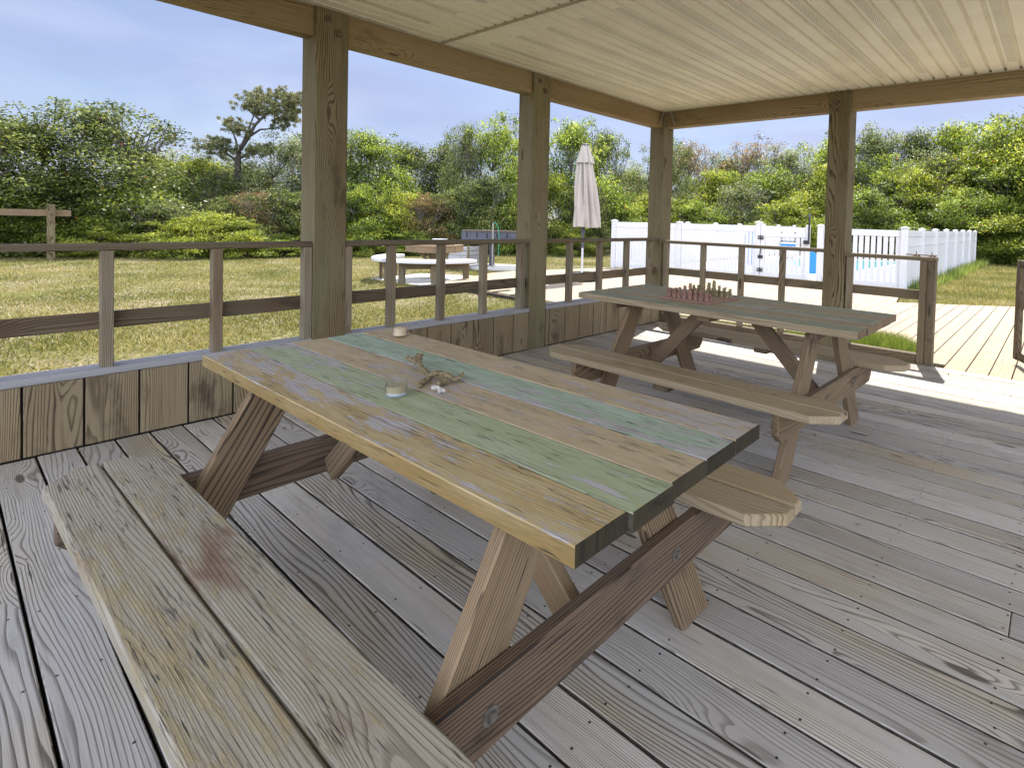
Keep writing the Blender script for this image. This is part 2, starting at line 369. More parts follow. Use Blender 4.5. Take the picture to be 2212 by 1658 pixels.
while x < 8.5:
    wd = .185+random.uniform(-.02, .02); ys = -1+random.uniform(0, 2)
    while ys < 10:
        ye = ys+random.uniform(1.6, 3.6)
        for ol in outl:
            p = clip_poly(clip_poly(ol, x, x+wd-.010), ys, ye-.005, 1)
            if len(p) >= 3:
                q = []
                for pt in p:
                    if not q or math.dist(q[-1], pt) > .02: q.append(pt)
                if len(q) > 2 and math.dist(q[0], q[-1]) < .02: q.pop()
                ar = sum(q[i-1][0]*q[i][1]-q[i][0]*q[i-1][1] for i in range(len(q)))/2 if len(q) > 2 else 0
                if abs(ar) < .004: continue
                if ar < 0: q = q[::-1]
                # L=Y, W=-X
                lw = [(c[1], -c[0]) for c in q]
                b.slab(lw, -.04, 0, (0, 0, -.05+random.uniform(-.002, .002)), Y, (-1, 0, 0), Z, 'walk', ch=.003)
        ys = ye
    x += wd
tag(b.build('pool_deck'), kind='structure')
b = MB()
for ol in outl:
    b.quad([(p[0], p[1], -.093) for p in ol], 'dark')
    for i in range(len(ol)):
        p, q = ol[i], ol[(i+1) % len(ol)]; b.quad([(p[0], p[1], -.15), (q[0], q[1], -.15), (q[0], q[1], -.093), (p[0], p[1], -.093)], 'dark')
tag(b.build('pool_deck_base'), kind='structure')

# ================================================================ PORCH POSTS, BEAMS, CEILING
PW = .2205; Y1, Y2, X4 = -4.167, -2.200, 2.329
posts = [('near left', (-PW, Y1), 'widest nearest square timber post, at the head of the painted table'),
         ('mid', (-PW, Y2), 'square timber post between the near post and the corner post'),
         ('corner', (-PW, 0), 'square timber post at the far inside corner with metal angle brackets on top'),
         ('right', (X4-PW, 0), 'square timber post behind the chess table, beside the short gate railing')]
for nm, (px, py), lab in posts:
    o = one('porch_post', lambda b: b.board((px, py, -.14), Z, X, Y, 2.84, PW, PW, 'post', ch=.006)); tag(o, lab, 'post', 'porch posts')
    if nm == 'right':
        bolt(o, (px+.075, py, 2.60), (0, -1, 0)); bolt(o, (px+.115, py, 2.53), (0, -1, 0), .02)
    elif nm == 'corner':
        bolt(o, (0, py+.07, 2.58), (1, 0, 0)); bolt(o, (0, py+.16, 2.50), (1, 0, 0)); bolt(o, (-.05, py, 2.62), (0, -1, 0))
        for (c0, c1) in (((-.045, -.004, 2.69), (-.10, -.004, 2.50)), ):
            one('angle_bracket', lambda b: b.beam((.004, -.03, 2.69), (.004, -.10, 2.52), (0, 1, .2), .028, .004, 'galv'), o)
            one('angle_bracket', lambda b: b.beam((.10, -.004, 2.69), (.17, -.004, 2.52), (1, 0, .2), .028, .004, 'galv'), o)
    else:
        bolt(o, (0, py+.075, 2.63), (1, 0, 0)); bolt(o, (0, py+.145, 2.55), (1, 0, 0), .021)
HB = 2.501; HT = 2.712
def beamseg(a, b_, lab):
    def fn(b):
        if a[0] == b_[0]: b.board((-.17, a[1], HB), Y, (-1, 0, 0), Z, b_[1]-a[1], .14, HT-HB, 'beam', w0=-.14, ch=.004)
        else: b.board((a[0], .03, HB), X, Y, Z, b_[0]-a[0], .14, HT-HB, 'beam', ch=.004)
    tag(one('porch_beam', fn), lab, 'beam', 'porch beams')
beamseg((0, -6.9), (0, Y1-.001), 'timber beam at upper left, cut off by the top of the photo')
beamseg((0, Y1+PW+.001), (0, Y2-.001), 'timber beam with a big knot between the near post and the middle post')
beamseg((0, Y2+PW+.001), (0, -.001), 'short timber beam between the middle post and the corner post')
beamseg((.001, 0), (X4-PW-.001, 0), 'timber beam between the corner post and the post behind the chess table')
beamseg((X4+.001, 0), (6.8, 0), 'timber beam at upper right with reddish stains, running out of frame')

def vinyl_mat():
    b = NB('soffit_vinyl'); uv = b.n('UVMap', uv_map='UVMap').outputs[0]; bid = b.n('UVMap', uv_map='bid').outputs[0]
    s = b.n('SeparateXYZ'); b.l(uv, s.inputs[0]); sb = b.n('SeparateXYZ'); b.l(bid, sb.inputs[0])
    u, v = s.outputs[0], s.outputs[1]
    row = b.math('FLOOR', b.math('MULTIPLY', u, 52.))
    fu = b.math('ABSOLUTE', b.math('SUBTRACT', b.math('FRACT', b.math('MULTIPLY', u, 52.)), .5))
    fv = b.math('ABSOLUTE', b.math('SUBTRACT', b.math('FRACT', b.math('MULTIPLY_ADD', b.math('MODULO', row, 2.), .5, b.math('MULTIPLY', v, 80.))), .5))
    hole = b.math('MULTIPLY', b.math('LESS_THAN', fu, .27), b.math('LESS_THAN', fv, .3))
    inb = b.math('MULTIPLY', b.math('GREATER_THAN', v, .018), b.math('LESS_THAN', v, .084))
    hole = b.math('MULTIPLY', b.math('MULTIPLY', hole, inb), sb.outputs[0])
    t = b.n('TexCoord').outputs['Object']; n = b.noise(t, 2.5, 4, .6)
    col = b.mix(b.step(n, .3, .7), (.72, .68, .55), (.79, .75, .62))
    col = b.mix(b.math('MULTIPLY', hole, .75), col, (.06, .05, .035))
    b.bsdf(col, .5, .3, b.noise(t, 90, 2, .5), .08, .001); return b.m
YB, XR = -6.9, 6.8
M_['soffit'] = vinyl_mat(); M_['trim'] = plain('soffit_trim', (.42, .37, .27), .5, var=.06)
b = MB(); mi = b.mat(M_['soffit']); HC = 2.705; x = -.03; k = 0; P_ = .1122; x = 2.2-P_*20
while x < XR-.1:
    for (ya, yb) in ((YB, -3.225), (-3.195, .03)):
        g, dp = .015, .020
        pr = [(x, HC), (x+P_-2*g, HC), (x+P_-1.5*g, HC+dp), (x+P_-.6*g, HC+dp), (x+P_, HC)]
        for i in range(4):
            (xa, za), (xb, zb) = pr[i], pr[i+1]; vent = 1. if (k % 3 == 0 and i == 0) else 0.
            segs = [(ya, ya+.22), (ya+.22, yb-.30), (yb-.30, yb)]
            for si, (sa, sb_) in enumerate(segs):
                b.face([(xa, sa, za), (xa, sb_, za), (xb, sb_, zb), (xb, sa, zb)], [(sa, 0), (sb_, 0), (sb_, xb-xa), (sa, xb-xa)], (vent if si == 1 else 0., 0), mi)
    x += P_; k += 1
tag(b.build('porch_ceiling'), kind='structure')
b = MB(); b.board((-.1, -3.225, HC-.008), X, Y, Z, XR+.1, .030, .014, 'trim', ch=.003); b.board((-.1, -3.215, HC-.013), X, Y, Z, XR+.1, .010, .006, 'trim', ch=.002)
tag(b.build('ceiling_trim_strip'), 'thin tan trim strip crossing the vinyl porch ceiling', 'trim')
b = MB(); b.board((-.03, YB, HC-.004), Y, (-1, 0, 0), Z, -YB, .0299, .012, 'trim', w0=-.03, ch=.002); b.board((.0, .0, HC-.004), X, Y, Z, XR, .0299, .012, 'trim', ch=.002)
tag(b.build('ceiling_edge_trim'), 'narrow tan trim running along the beams at the ceiling edge', 'trim')
b = MB(); b.board((-.55, YB-.1, 2.74), X, Y, Z, XR+.65, .64-YB, .22, 'dark'); tag(b.build('roof'), kind='structure')

# ================================================================ LOW WALL + RAILINGS
CAPZ = .371
joints = [-5.95, -5.735, -5.514, -5.291, -5.069, -4.848, -4.624, -4.40, -4.167, -3.94, -3.72, -3.503, -3.287, -3.063, -2.836, -2.617, -2.388, -2.2, -1.925, -1.699, -1.482, -1.259, -1.041, -.809, -.597, -.368, -.151, 0]
joints = [-8.2+.225*i for i in range(10)]+joints
def lowwall(ya, yb, lab):
    t = thing('low_wall', (-.05, (ya+yb)/2, 0), lab, 'low wall', 'plank clad low walls under the railing')
    def fn(b):
        b.board((-.09, ya, -.14), Y, X, Z, yb-ya, .068, CAPZ+.138, 'dark')
        js = [j for j in joints if ya-.01 <= j <= yb+.01]
        js = sorted(set([ya]+js+[yb]))
        for a, c in zip(js, js[1:]):
            if c-a > .02: b.board((-.022, a+.004, .006), Z, Y, X, CAPZ-.008, c-a-.009, .022, 'wall', ch=.003)
    one('siding', fn, t)
    one('cap', lambda b: b.board((-.135, ya, CAPZ), Y, (-1, 0, 0), Z, yb-ya, .142, .038, 'cap', w0=-.142, ch=.004), t)
lowwall(-8.2, Y1-.002, 'low plank clad wall at lower left, beside the painted table')
lowwall(Y1+PW+.002, Y2-.002, 'low plank clad wall between near post and middle post')
lowwall(Y2+PW+.002, -.002, 'low plank clad wall behind the chess table, ending at corner post')
HR = 1.046
def railing_left(ya, yb, bal, lab):
    t = thing('railing', (-.06, (ya+yb)/2, CAPZ+.038), lab, 'railing', 'porch railings')
    one('top_rail', lambda b: b.board((-.10, ya, HR), Y, (-1, 0, 0), Z, yb-ya, .092, .038, 'rail', w0=-.092, ch=.006), t)
    one('lower_rail', lambda b: b.board((-.105, ya, .612), Y, (-1, 0, 0), Z, yb-ya, .036, .092, 'rail', w0=-.036, ch=.004), t)
    for yy in bal:
        one('baluster', lambda b: b.board((-.0685, yy-.050, CAPZ+.0385), Z, X, Y, HR-CAPZ-.039, .0665, .052, 'baluster', ch=.003), t)
railing_left(-8.2, Y1-.003, (-7.3, -6.75, -6.2, -5.68, -5.178, -4.683, -4.172), 'wooden railing at far left, in front of the wide lawn')
railing_left(Y1+PW+.003, Y2-.003, (-3.9, -3.565, -3.13, -2.70, -2.262), 'wooden railing in front of the round white benches')
railing_left(Y2+PW+.003, -.003, (-1.60, -1.12, -.635, -.175), 'wooden railing in front of the closed umbrella')
def railing_right(xa, xb, bal, z0, lab):
    t = thing('railing', ((xa+xb)/2, .06, .09), lab, 'railing', 'porch railings')
    one('top_rail', lambda b: b.board((xa, .012, z0), X, Y, Z, xb-xa, .09, .038, 'rail', ch=.006), t)
    one('lower_rail', lambda b: b.board((xa, .082, .61), X, Y, Z, xb-xa, .036, .092, 'rail', ch=.004), t)
    for xx in bal: one('baluster', lambda b: b.board((xx, .018, .092), Z, X, Y, z0-.0925, .058, .063, 'baluster', ch=.003), t)
    one('bottom_board', lambda b: b.board((xa, .016, .003), X, Y, Z, xb-xa, .085, .088, 'rail', ch=.004), t)
    return t
railing_right(.003, X4-PW-.003, (.03, .585, 1.105, 1.61), 1.018, 'wooden railing behind the chess set, facing the white pool fence')
t = railing_right(X4+.003, 3.030, (2.345, ), .992, 'short wooden railing with slide bolts on top, at the walkway opening')
one('top_rail', lambda b: b.board((3.0305, .0, .992), X, Y, Z, .142, .112, .038, 'rail', ch=.006), t)
one('end_post', lambda b: b.board((3.033, .005, .003), Z, X, Y, .9885, .066, .10, 'rail', ch=.004), t)
one('end_post', lambda b: b.board((3.102, -.004, .003), Z, X, Y, .9885, .066, .115, 'rail', ch=.004), t)
def latch(b, x0):
    b.tube([(x0, .05, 1.046), (x0+.13, .05, 1.046)], .0055, 'rust'); 
    for q in (.075, .105): b.lathe([(.012, 0), (.012, .014)], 'rust', (x0+q, .05, 1.04), 10, ax=X)
    b.tube([(x0+.09, .05, 1.05), (x0+.09, .05, 1.078)], .004, 'rust'); b.board((x0+.055, .032, 1.0305), X, Y, Z, .075, .036, .004, 'rust', ch=.001)
one('slide_bolt', lambda b: latch(b, 2.90), t); one('slide_bolt', lambda b: latch(b, 3.035), t)

# open gate leaf at the right edge
g = thing('open_gate', (4.21, .02, .01), 'wooden gate leaf swung open at the right edge of the photo', 'gate', rz=math.atan2(.93, -.43))
for (nm, a) in (('stile', (.965, -.02, 0)), ('stile', (.0, -.02, 0))):
    one(nm, lambda b: b.board(a, Z, X, Y, 1.0, .075, .05, 'rail', ch=.004), g, world=False)
for z_, h_ in ((.0, .07), (.93, .065), (.52, .09)):
    one('rail', lambda b: b.board((.076, -.012, z_+.003), X, Y, Z, .888, .036, h_, 'rail', ch=.004), g, world=False)

# ================================================================ PICNIC TABLES
def picnic(loc, rz, L, Wd, zt, boards, lab, legm, beamm, bench_m, seatx, clip, legu, bo=.613, endm='end'):
    t = thing('picnic_table', loc, lab, 'picnic table', rz=rz)
    n = len(boards); gp = .0035; bw = (Wd-gp*(n-1))/n; cy = Wd/2
    one('tabletop', lambda b: [b.board((random.uniform(-.006, .006), i*(bw+gp), zt-.040+random.uniform(-.001, .001)), X, Y, Z, L, bw, .040, m, end=endm, ch=.0025, side=(('yel_edge' if endm == 'end' else 'bench2') if i == 0 else 'gap_shade', None if i == n-1 else 'gap_shade')) for i, m in enumerate(boards)], t, world=False)
    ul, ur = legu
    for u, s in ((ul, -1), (ur, 1)):
        # s=+1: crossbeam on the outer (right) face
        for sd in (-1, 1):
            top = Vector((u, cy+sd*(.15 if endm == 'end' else .17), zt-.041)); bot = Vector((u, cy+sd*(.545 if endm == 'end' else .58), .0))
            d = (bot-top).normalized(); wv = Vector((0, 1, 0)); hw = .139/2/abs(d.z)
            def leg(b, top=top, bot=bot, hw=hw, d=d):
                # parallelogram with level ends: l along the leg, w across
                W = Vector((0, d.z, -d.y)); W = -W if W.y < 0 else W
                pts = [bot+Vector((0, -hw, 0)), bot+Vector((0, hw, 0)), top+Vector((0, hw, 0)), top+Vector((0, -hw, 0))]
                Lv = -d; lw = [((p-bot).dot(Lv), (p-bot).dot(W)) for p in pts]
                if (lw[1][0]-lw[0][0])*(lw[2][1]-lw[0][1])-(lw[1][1]-lw[0][1])*(lw[2][0]-lw[0][0]) < 0: lw = lw[::-1]
                b.slab(lw, -.019, .019, bot, Lv, W, Lv.cross(W), legm, ch=.004)
            one('leg', leg, t, world=False)
        xb = u+s*.0395
        yb0, yb1 = cy-bo-.13, cy+bo+.13
        cb = one('crossbeam', lambda b: b.slab([(0, .045), (.045, 0), (yb1-yb0-.045, 0), (yb1-yb0, .045), (yb1-yb0, .139), (0, .139)], -.019, .019, (xb, yb0, .260), Y, Z, X, beamm, ch=.004), t, world=False)
        one('batten', lambda b: b.board((u+s*.058-.019 if s > 0 else u-.058-.019, .03, zt-.041-.038), Y, X, Z, Wd-.06, .038, .037, 'legd', ch=.003), t, world=False) if endm != 'end' else None
        if sd and s > 0:
            for yy in (cy-.33, cy+.335):
                bb = MB(); bb.lathe([(.019, 0), (.019, .003)], 'oldbolt', (xb+.019, yy, .33), 12, ax=X); bb.lathe([(.011, .003), (.010, .011)], 'oldbolt', (xb+.019, yy, .33), 6, ax=X); bb.build('bolt', cb, world=False)
        # diagonal brace from crossbeam centre up to the middle underside
        a = Vector((u-s*.03, cy, .29)); e = Vector(((ul+ur)/2+s*.16, cy, zt-.045))
        one('brace', lambda b: b.beam(a, e, (1, 0, .6), .089, .038, legm), t, world=False)
    one('centre_cleat', lambda b: b.board(((ul+ur)/2-.045, .05, zt-.0795), Y, (-1, 0, 0), Z, Wd-.1, .089, .038, legm, w0=-.089), t, world=False)
    x0, x1 = seatx
    for sd in (-1, 1):
        yc = cy+sd*bo; c1, c2 = clip
        def seat(b):
            for q in (0, 1):
                y0 = yc-.1415+q*.1445
                outer = (q == 0)
                if outer: pl = [(x0+c1, y0), (x1-c1, y0), (x1, y0+c2), (x1, y0+.139), (x0, y0+.139), (x0, y0+c2)]
                else: pl = [(x0, y0), (x1, y0), (x1, y0+.139-c2), (x1-c1, y0+.139), (x0+c1, y0+.139), (x0, y0+.139-c2)]
                b.slab(pl, .4, .438, (0, 0, random.uniform(-.001, .001)), X, Y, Z, bench_m[0 if sd < 0 else 1], end=None, ch=.006)
        one('bench_seat', seat, t, world=False)
        one('seat_cleat', lambda b: b.board(((x0+x1)/2-.05, yc-.11, .361), Y, (-1, 0, 0), Z, .22, .1, .038, legm, w0=-.1), t, world=False)
    return t
T1 = (1.66244, -5.19320, 0)
picnic(T1, .01936, 1.831, .7099, .76, ['yel', 'grn', 'yel2', 'grn2', 'yel2'], 'large picnic table with yellow and green painted planks, nearest the camera', 'leg', 'legd', ('bench', 'bench2'), (-.075, 1.84), (.10, .085), (.185, 1.535), .612)
picnic((1.40, -2.975, 0), -.018, 1.92, .757, .777, ['pale_g', 'pale_y', 'pale_g', 'pale_y', 'pale_g'], 'farther picnic table with faded green planks, holding the chess set', 'leg', 'leg', ('bench2', 'bench2'), (0.02, 1.945), (.11, .09), (.37, 1.63), .613, endm='leg')

# ================================================================ THINGS ON THE TABLES
def glass_mat():
    b = NB('clear_glass'); g = b.n('BsdfGlass', i_IOR=1.12, i_Roughness=.02); g.inputs['Color'].default_value = (.95, .97, .96, 1)
    t = b.n('BsdfTransparent'); m = b.n('MixShader'); m.inputs[0].default_value = .45; b.l(g.outputs[0], m.inputs[1]); b.l(t.outputs[0], m.inputs[2]); b.l(m.outputs[0], b.o.inputs['Surface']); return b.m
M_['glass'] = glass_mat(); M_['wax'] = plain('tan_wax', (.40, .34, .22), .55, var=.05); M_['waxw'] = plain('cream_wax', (.62, .50, .34), .55, var=.08)
M_['coral'] = plain('brown_driftwood', (.22, .175, .10), .9, sc=120, var=.5); M_['coralw'] = plain('bleached_coral', (.52, .50, .46), .9, sc=140, var=.3)
t = thing('glass_candle', (2.572, -4.962, .7605), 'clear glass candle holder with tan wax, on the green plank', 'candle')
one('glass', lambda b: b.lathe([(.018, 0), (.027, .002), (.0295, .010), (.031, .042), (.0345, .048), (.0325, .048), (.0295, .041), (.028, .011), (.022, .007), (.005, .007)], 'glass', (0, 0, 0), 36), t, True, False)
one('wax', lambda b: b.lathe([(.006, .013), (.0272, .013), (.0288, .031), (.026, .032), (.006, .030)], 'wax', (0, 0, 0), 36), t, True, False)
one('wax_base', lambda b: b.lathe([(.006, .0075), (.0265, .0075), (.0268, .0125), (.006, .0125)], 'white', (0, 0, 0), 36), t, True, False)
t = thing('upturned_candle', (1.843, -4.548, .7605), 'small upside down glass candle with cream wax, at the far table end', 'candle')
one('glass', lambda b: b.lathe([(.036, 0), (.036, .002), (.030, .006), (.0285, .010), (.0262, .040), (.024, .045), (.012, .0455)], 'glass', (0, 0, 0), 32), t, True, False)
one('wax', lambda b: b.lathe([(.006, .005), (.0268, .008), (.0248, .038), (.02, .040)], 'waxw', (0, 0, 0), 32), t, True, False)
def branchy(name, segs, m, lab, cat):
    b = MB()
    for pts, ra, rb in segs:
        P = []; RR = []
        for i in range(len(pts)-1):
            for k in range(4):
                f = k/4; P.append(Vector(pts[i]).lerp(Vector(pts[i+1]), f))
        P.append(Vector(pts[-1]))
        P = [p+Vector((random.uniform(-1, 1), random.uniform(-1, 1), random.uniform(-1, 1)))*.0025 for p in P]
        RR = [ra+(rb-ra)*i/(len(P)-1)+random.uniform(-.0015, .0025) for i in range(len(P))]
        b.tube(P, RR, m, 8)
    return tag(b.build(name, smooth=True), lab, cat)
z0 = .7605
A_ = lambda x, y, z=.012: (x, y, z0+z)
branchy('driftwood', [([A_(2.505, -4.815, .010), A_(2.46, -4.80, .016), A_(2.41, -4.788, .022), A_(2.36, -4.778, .026), A_(2.295, -4.772, .028)], .0085, .007),
                      ([A_(2.355, -4.777, .027), A_(2.335, -4.76, .034), A_(2.318, -4.748, .038)], .007, .006), ([A_(2.39, -4.783, .024), A_(2.345, -4.752, .036), A_(2.328, -4.738, .044)], .008, .0065),
                      ([A_(2.505, -4.815, .010), A_(2.53, -4.85, .008), A_(2.556, -4.885, .008)], .0075, .006),
                      ([A_(2.50, -4.812, .014), A_(2.515, -4.785, .020), A_(2.545, -4.775, .016), A_(2.585, -4.778, .010)], .0095, .009),
                      ([A_(2.585, -4.778, .010), A_(2.588, -4.76, .014), A_(2.572, -4.735, .022)], .007, .004)],
        'coral', 'forked brown driftwood branch lying across the middle planks', 'driftwood')
branchy('coral_piece', [([A_(2.585, -4.838, .008), A_(2.588, -4.82, .010), A_(2.580, -4.80, .009)], .008, .007)], 'coral', 'stubby brown coral lump beside the driftwood branch', 'coral')
branchy('coral_piece', [([A_(2.592, -4.858, .007), A_(2.62, -4.86, .009), A_(2.652, -4.853, .008)], .0075, .007), ([A_(2.64, -4.862, .009), A_(2.655, -4.875, .005)], .005, .002)], 'coralw', 'small bleached white coral piece on the yellow plank', 'coral')

# chess set
def stone(name, c1, c2):
    b = NB(name); t = b.n('TexCoord').outputs['Object']; n = b.noise(t, 130, 4, .7); m = b.noise(t, 35, 2, .5)
    b.bsdf(b.mix(b.step(n, .35, .65), c1, b.mix(m, c1, c2)), .6, .4, n, .5, .002); return b.m
M_['redst'] = stone('red_stone', (.24, .12, .09), (.52, .35, .27)); M_['grnst'] = stone('olive_stone', (.22, .18, .08), (.52, .46, .28))
def board_mat():
    b = NB('chess_board_squares'); t = b.n('TexCoord').outputs['Object']; c = b.n('TexChecker'); c.inputs['Scale'].default_value = 1/.042
    mp_ = b.n('Mapping'); mp_.inputs['Location'].default_value = (.168, .168, .5); b.l(t, mp_.inputs[0]); b.l(mp_.outputs[0], c.inputs[0])
    n = b.noise(t, 60, 4, .7)
    c.inputs[1].default_value = (.30, .16, .13, 1); c.inputs[2].default_value = (.42, .37, .27, 1)
    b.bsdf(b.mix(b.step(n, .3, .7, 0, .5), c.outputs[0], (.34, .22, .18)), .5, .4); return b.m
M_['sq'] = board_mat()
ZT2 = .7785
bd = thing('chess_board', (2.172, -2.602, ZT2), 'square stone chess board with reddish rim, on the farther table', 'chess board', rz=-.03)
one('rim', lambda b: [b.board((-.19, -.19, 0), X, Y, Z, .38, .38, .012, 'redst', ch=.002)], bd, world=False)
one('squares', lambda b: [b.board((-.168, -.168, .0125), X, Y, Z, .336, .336, .0025, 'sq', ch=.0005)], bd, world=False)
def chess(kind, m, lab, x, y, grp, proto={}):
    key = (kind, m)
    if key not in proto:
        b = MB(); rr = random.Random(hash(kind) % 97 if False else sum(map(ord, kind+m)))
        h, r = {'pawn': (.042, .0125), 'rook': (.050, .015), 'knight': (.058, .015), 'bishop': (.064, .0145), 'queen': (.078, .0155), 'king': (.092, .016)}[kind]
        fn = lambda rad, z, a: rad*(1.10 if abs(math.cos(2*a)) < .5 else .93)+rr.uniform(-.001, .001)
        pr = [(r*1.05, 0), (r*1.1, h*.08), (r, h*.16), (r*1.02, h*.30), (r*.82, h*.36), (r*.95, h*.46), (r*.70, h*.58), (r*.78, h*.66), (r*.62, h*.74), (r*.8, h*.80), (r*.72, h*.94), (r*.55, h)]
        b.lathe(pr, m, (0, 0, 0), 12, fn=fn)
        if kind in ('rook', 'bishop', 'queen'):
            for q in range(4):
                a = q*math.pi/2+.78; b.board((r*.5*math.cos(a)-.003, r*.5*math.sin(a)-.003, h-.002), X, Y, Z, .006, .006, .007, m, ch=.001)
        if kind == 'knight': b.beam((-.012, 0, h*.8), (.014, 0, h*1.02), (0, 1, 0), .012, .013, m, ch=.002)
        if kind in ('king', ): b.board((-.009, -.006, h-.002), X, Y, Z, .018, .012, .012, m, ch=.002)
        # carved arms and feet
        for sg in (-1, 1): b.beam((sg*r*.9, -r*.5, h*.18), (sg*r*.75, -r*.5, h*.55), (0, 1, 0), .006, .006, m, ch=.001)
        b.beam((0, -r*1.0, h*.68), (0, -r*.72, h*.88), (1, 0, 0), .009, .006, m, ch=.001)
        o = b.build('chess_piece', smooth=False); proto[key] = o
    else: o = proto[key].copy(); COL.objects.link(o)
    c, s = math.cos(-.03), math.sin(-.03)
    o.location = (2.172+c*x-s*y, -2.602+s*x+c*y, ZT2+.0152); o.rotation_euler.z = random.uniform(-.3, .3)
    tag(o, lab, 'chess piece', grp); return o
sq = .042; rowx = lambda i: (i-3.5)*sq
order = ['rook', 'knight', 'bishop', 'queen', 'king', 'bishop', 'knight', 'rook']
for i, kd in enumerate(order):   # red army in the near row, olive army in the far row
    sd_ = 'left' if i < 4 else 'right'; who = kd if kd in ('queen', 'king') else f'{sd_} {kd}'
    chess(kd, 'redst', f'carved reddish stone {who} in the near row of the chess board', rowx(i), -3.5*sq+random.uniform(-.004, .004), 'red stone chess pieces')
    if i != 2: chess('pawn', 'redst', f'short carved reddish stone pawn in front of the reddish {who}', rowx(i)+random.uniform(-.005, .005), (-2.5 if i != 6 else -1.5)*sq, 'red stone chess pieces')
    chess(kd, 'grnst', f'carved olive stone {who} in the far row of the chess board', rowx(i), 3.5*sq+random.uniform(-.004, .004), 'olive stone chess pieces')
    chess('pawn', 'grnst', f'short carved olive stone pawn in front of the olive {who}', rowx(i)+random.uniform(-.005, .005), (2.5 if i not in (3, 4) else 1.5)*sq, 'olive stone chess pieces')

# ================================================================ UMBRELLA
def cloth_mat():
    b = NB('grey_beige_cloth'); t = b.n('TexCoord').outputs['Object']; n = b.noise(t, 4, 4, .6)
    b.bsdf(b.mix(n, (.40, .355, .315), (.50, .455, .41)), .85, .1, b.noise(t, 150, 2, .5), .2, .002); return b.m
M_['cloth'] = cloth_mat()
uc = Vector((-4.24, 3.03, -.05)); t = thing('closed_umbrella', uc, 'closed beige patio umbrella standing in a tyre on the pool deck', 'umbrella')
def fold(n_, amp, tw=0):
    return lambda r, z, a: r*(1+amp*math.sin(n_*a+tw*z)+amp*.45*math.sin((2*n_-3)*a+1.3-tw*z))
canopy = MB(); prof = [(.245, 1.18), (.238, 1.30), (.215, 1.65), (.185, 2.05), (.155, 2.40), (.125, 2.62), (.10, 2.72)]
def shift_lathe(b, prof, m, c, n, fn, lean):
    i0 = len(b.v); b.lathe(prof, m, c, n, fn=fn, cap=False)
    for i in range(i0, len(b.v)):
        x, y, z = b.v[i]; k = (2.75-z)/1.6; b.v[i] = (x+rt.x*lean*k, y+rt.y*lean*k, z+.05*math.sin(3*math.atan2(y, x))*max(0, k-.75))
shift_lathe(canopy, prof, 'cloth', (0, 0, 0), 96, fold(9, .27, 1.4), .085); canopy.build('canopy', t, True, False)
fl = MB(); shift_lathe(fl, [(.175, 2.58), (.165, 2.62), (.125, 2.75), (.085, 2.92), (.07, 2.97), (.01, 2.985)], 'cloth', (0, 0, 0), 96, fold(8, .20), 0); fl.build('top_flounce', t, True, False)
one('cap', lambda b: b.lathe([(.078, 2.955), (.085, 2.97), (.082, 2.99), (.05, 3.005), (.01, 3.01)], 'greypl', (0, 0, 0), 20), t, True, False)
one('pole', lambda b: b.lathe([(.024, .14), (.024, .8), (.030, .82), (.030, .86), (.024, .88), (.024, 2.9)], 'white', (0, 0, 0), 16), t, True, False)
one('sleeve', lambda b: b.lathe([(.032, .72), (.032, 1.02), (.045, 1.04), (.045, 1.16), (.03, 1.2)], 'greypl', (0, 0, 0), 16), t, True, False)
M_['rubber'] = plain('black_rubber', (.035, .035, .033), .8)
ty = one('tyre', lambda b: b.lathe([(.20, .0), (.33, .0), (.365, .03), (.375, .09), (.365, .15), (.33, .18), (.22, .18), (.20, .16)], 'rubber', (0, 0, 0), 60, fn=lambda r, z, a: r+(.010 if r > .34 and int(a*60/6.2832) % 2 else 0)), t, False, False)
one('concrete_fill', lambda b: b.lathe([(.05, .0), (.199, .0), (.199, .155), (.05, .165)], 'conc', (0, 0, 0), 30), t, False, False)

# ================================================================ ROUND PICNIC TABLE WITH CURVED WHITE BENCHES
oc = Vector((-7.12, 1.23, -.15)); f_dir = math.atan2(CAM.y-oc.y, CAM.x-oc.x)
t = thing('octagonal_table', oc, 'weathered octagonal wooden table inside the curved white benches', 'table')
def octo(b):
    R8 = .62; pl = [(R8*math.cos(k*math.pi/4+.2), R8*math.sin(k*math.pi/4+.2)) for k in range(8)]
    b.slab(pl, .74, .785, (0, 0, 0), X, Y, Z, 'leg', ch=.005)
    for k in range(8):
        p, q = Vector((*pl[k], .68)), Vector((*pl[(k+1) % 8], .68)); b.beam(p*.97+Vector((0, 0, .0204)), q*.97+Vector((0, 0, .0204)), Z, .118, .036, 'leg')
one('table_top', octo, t, world=False)
one('pedestal', lambda b: b.board((-.07, -.07, 0), Z, X, Y, .735, .14, .14, 'post'), t, world=False)
for k in range(4):
    a = f_dir+.5+k*math.pi/2; one('brace', lambda b: b.beam((.07*math.cos(a), .07*math.sin(a), .30), (.42*math.cos(a), .42*math.sin(a), .70), Z, .07, .038, 'post'), t, world=False)
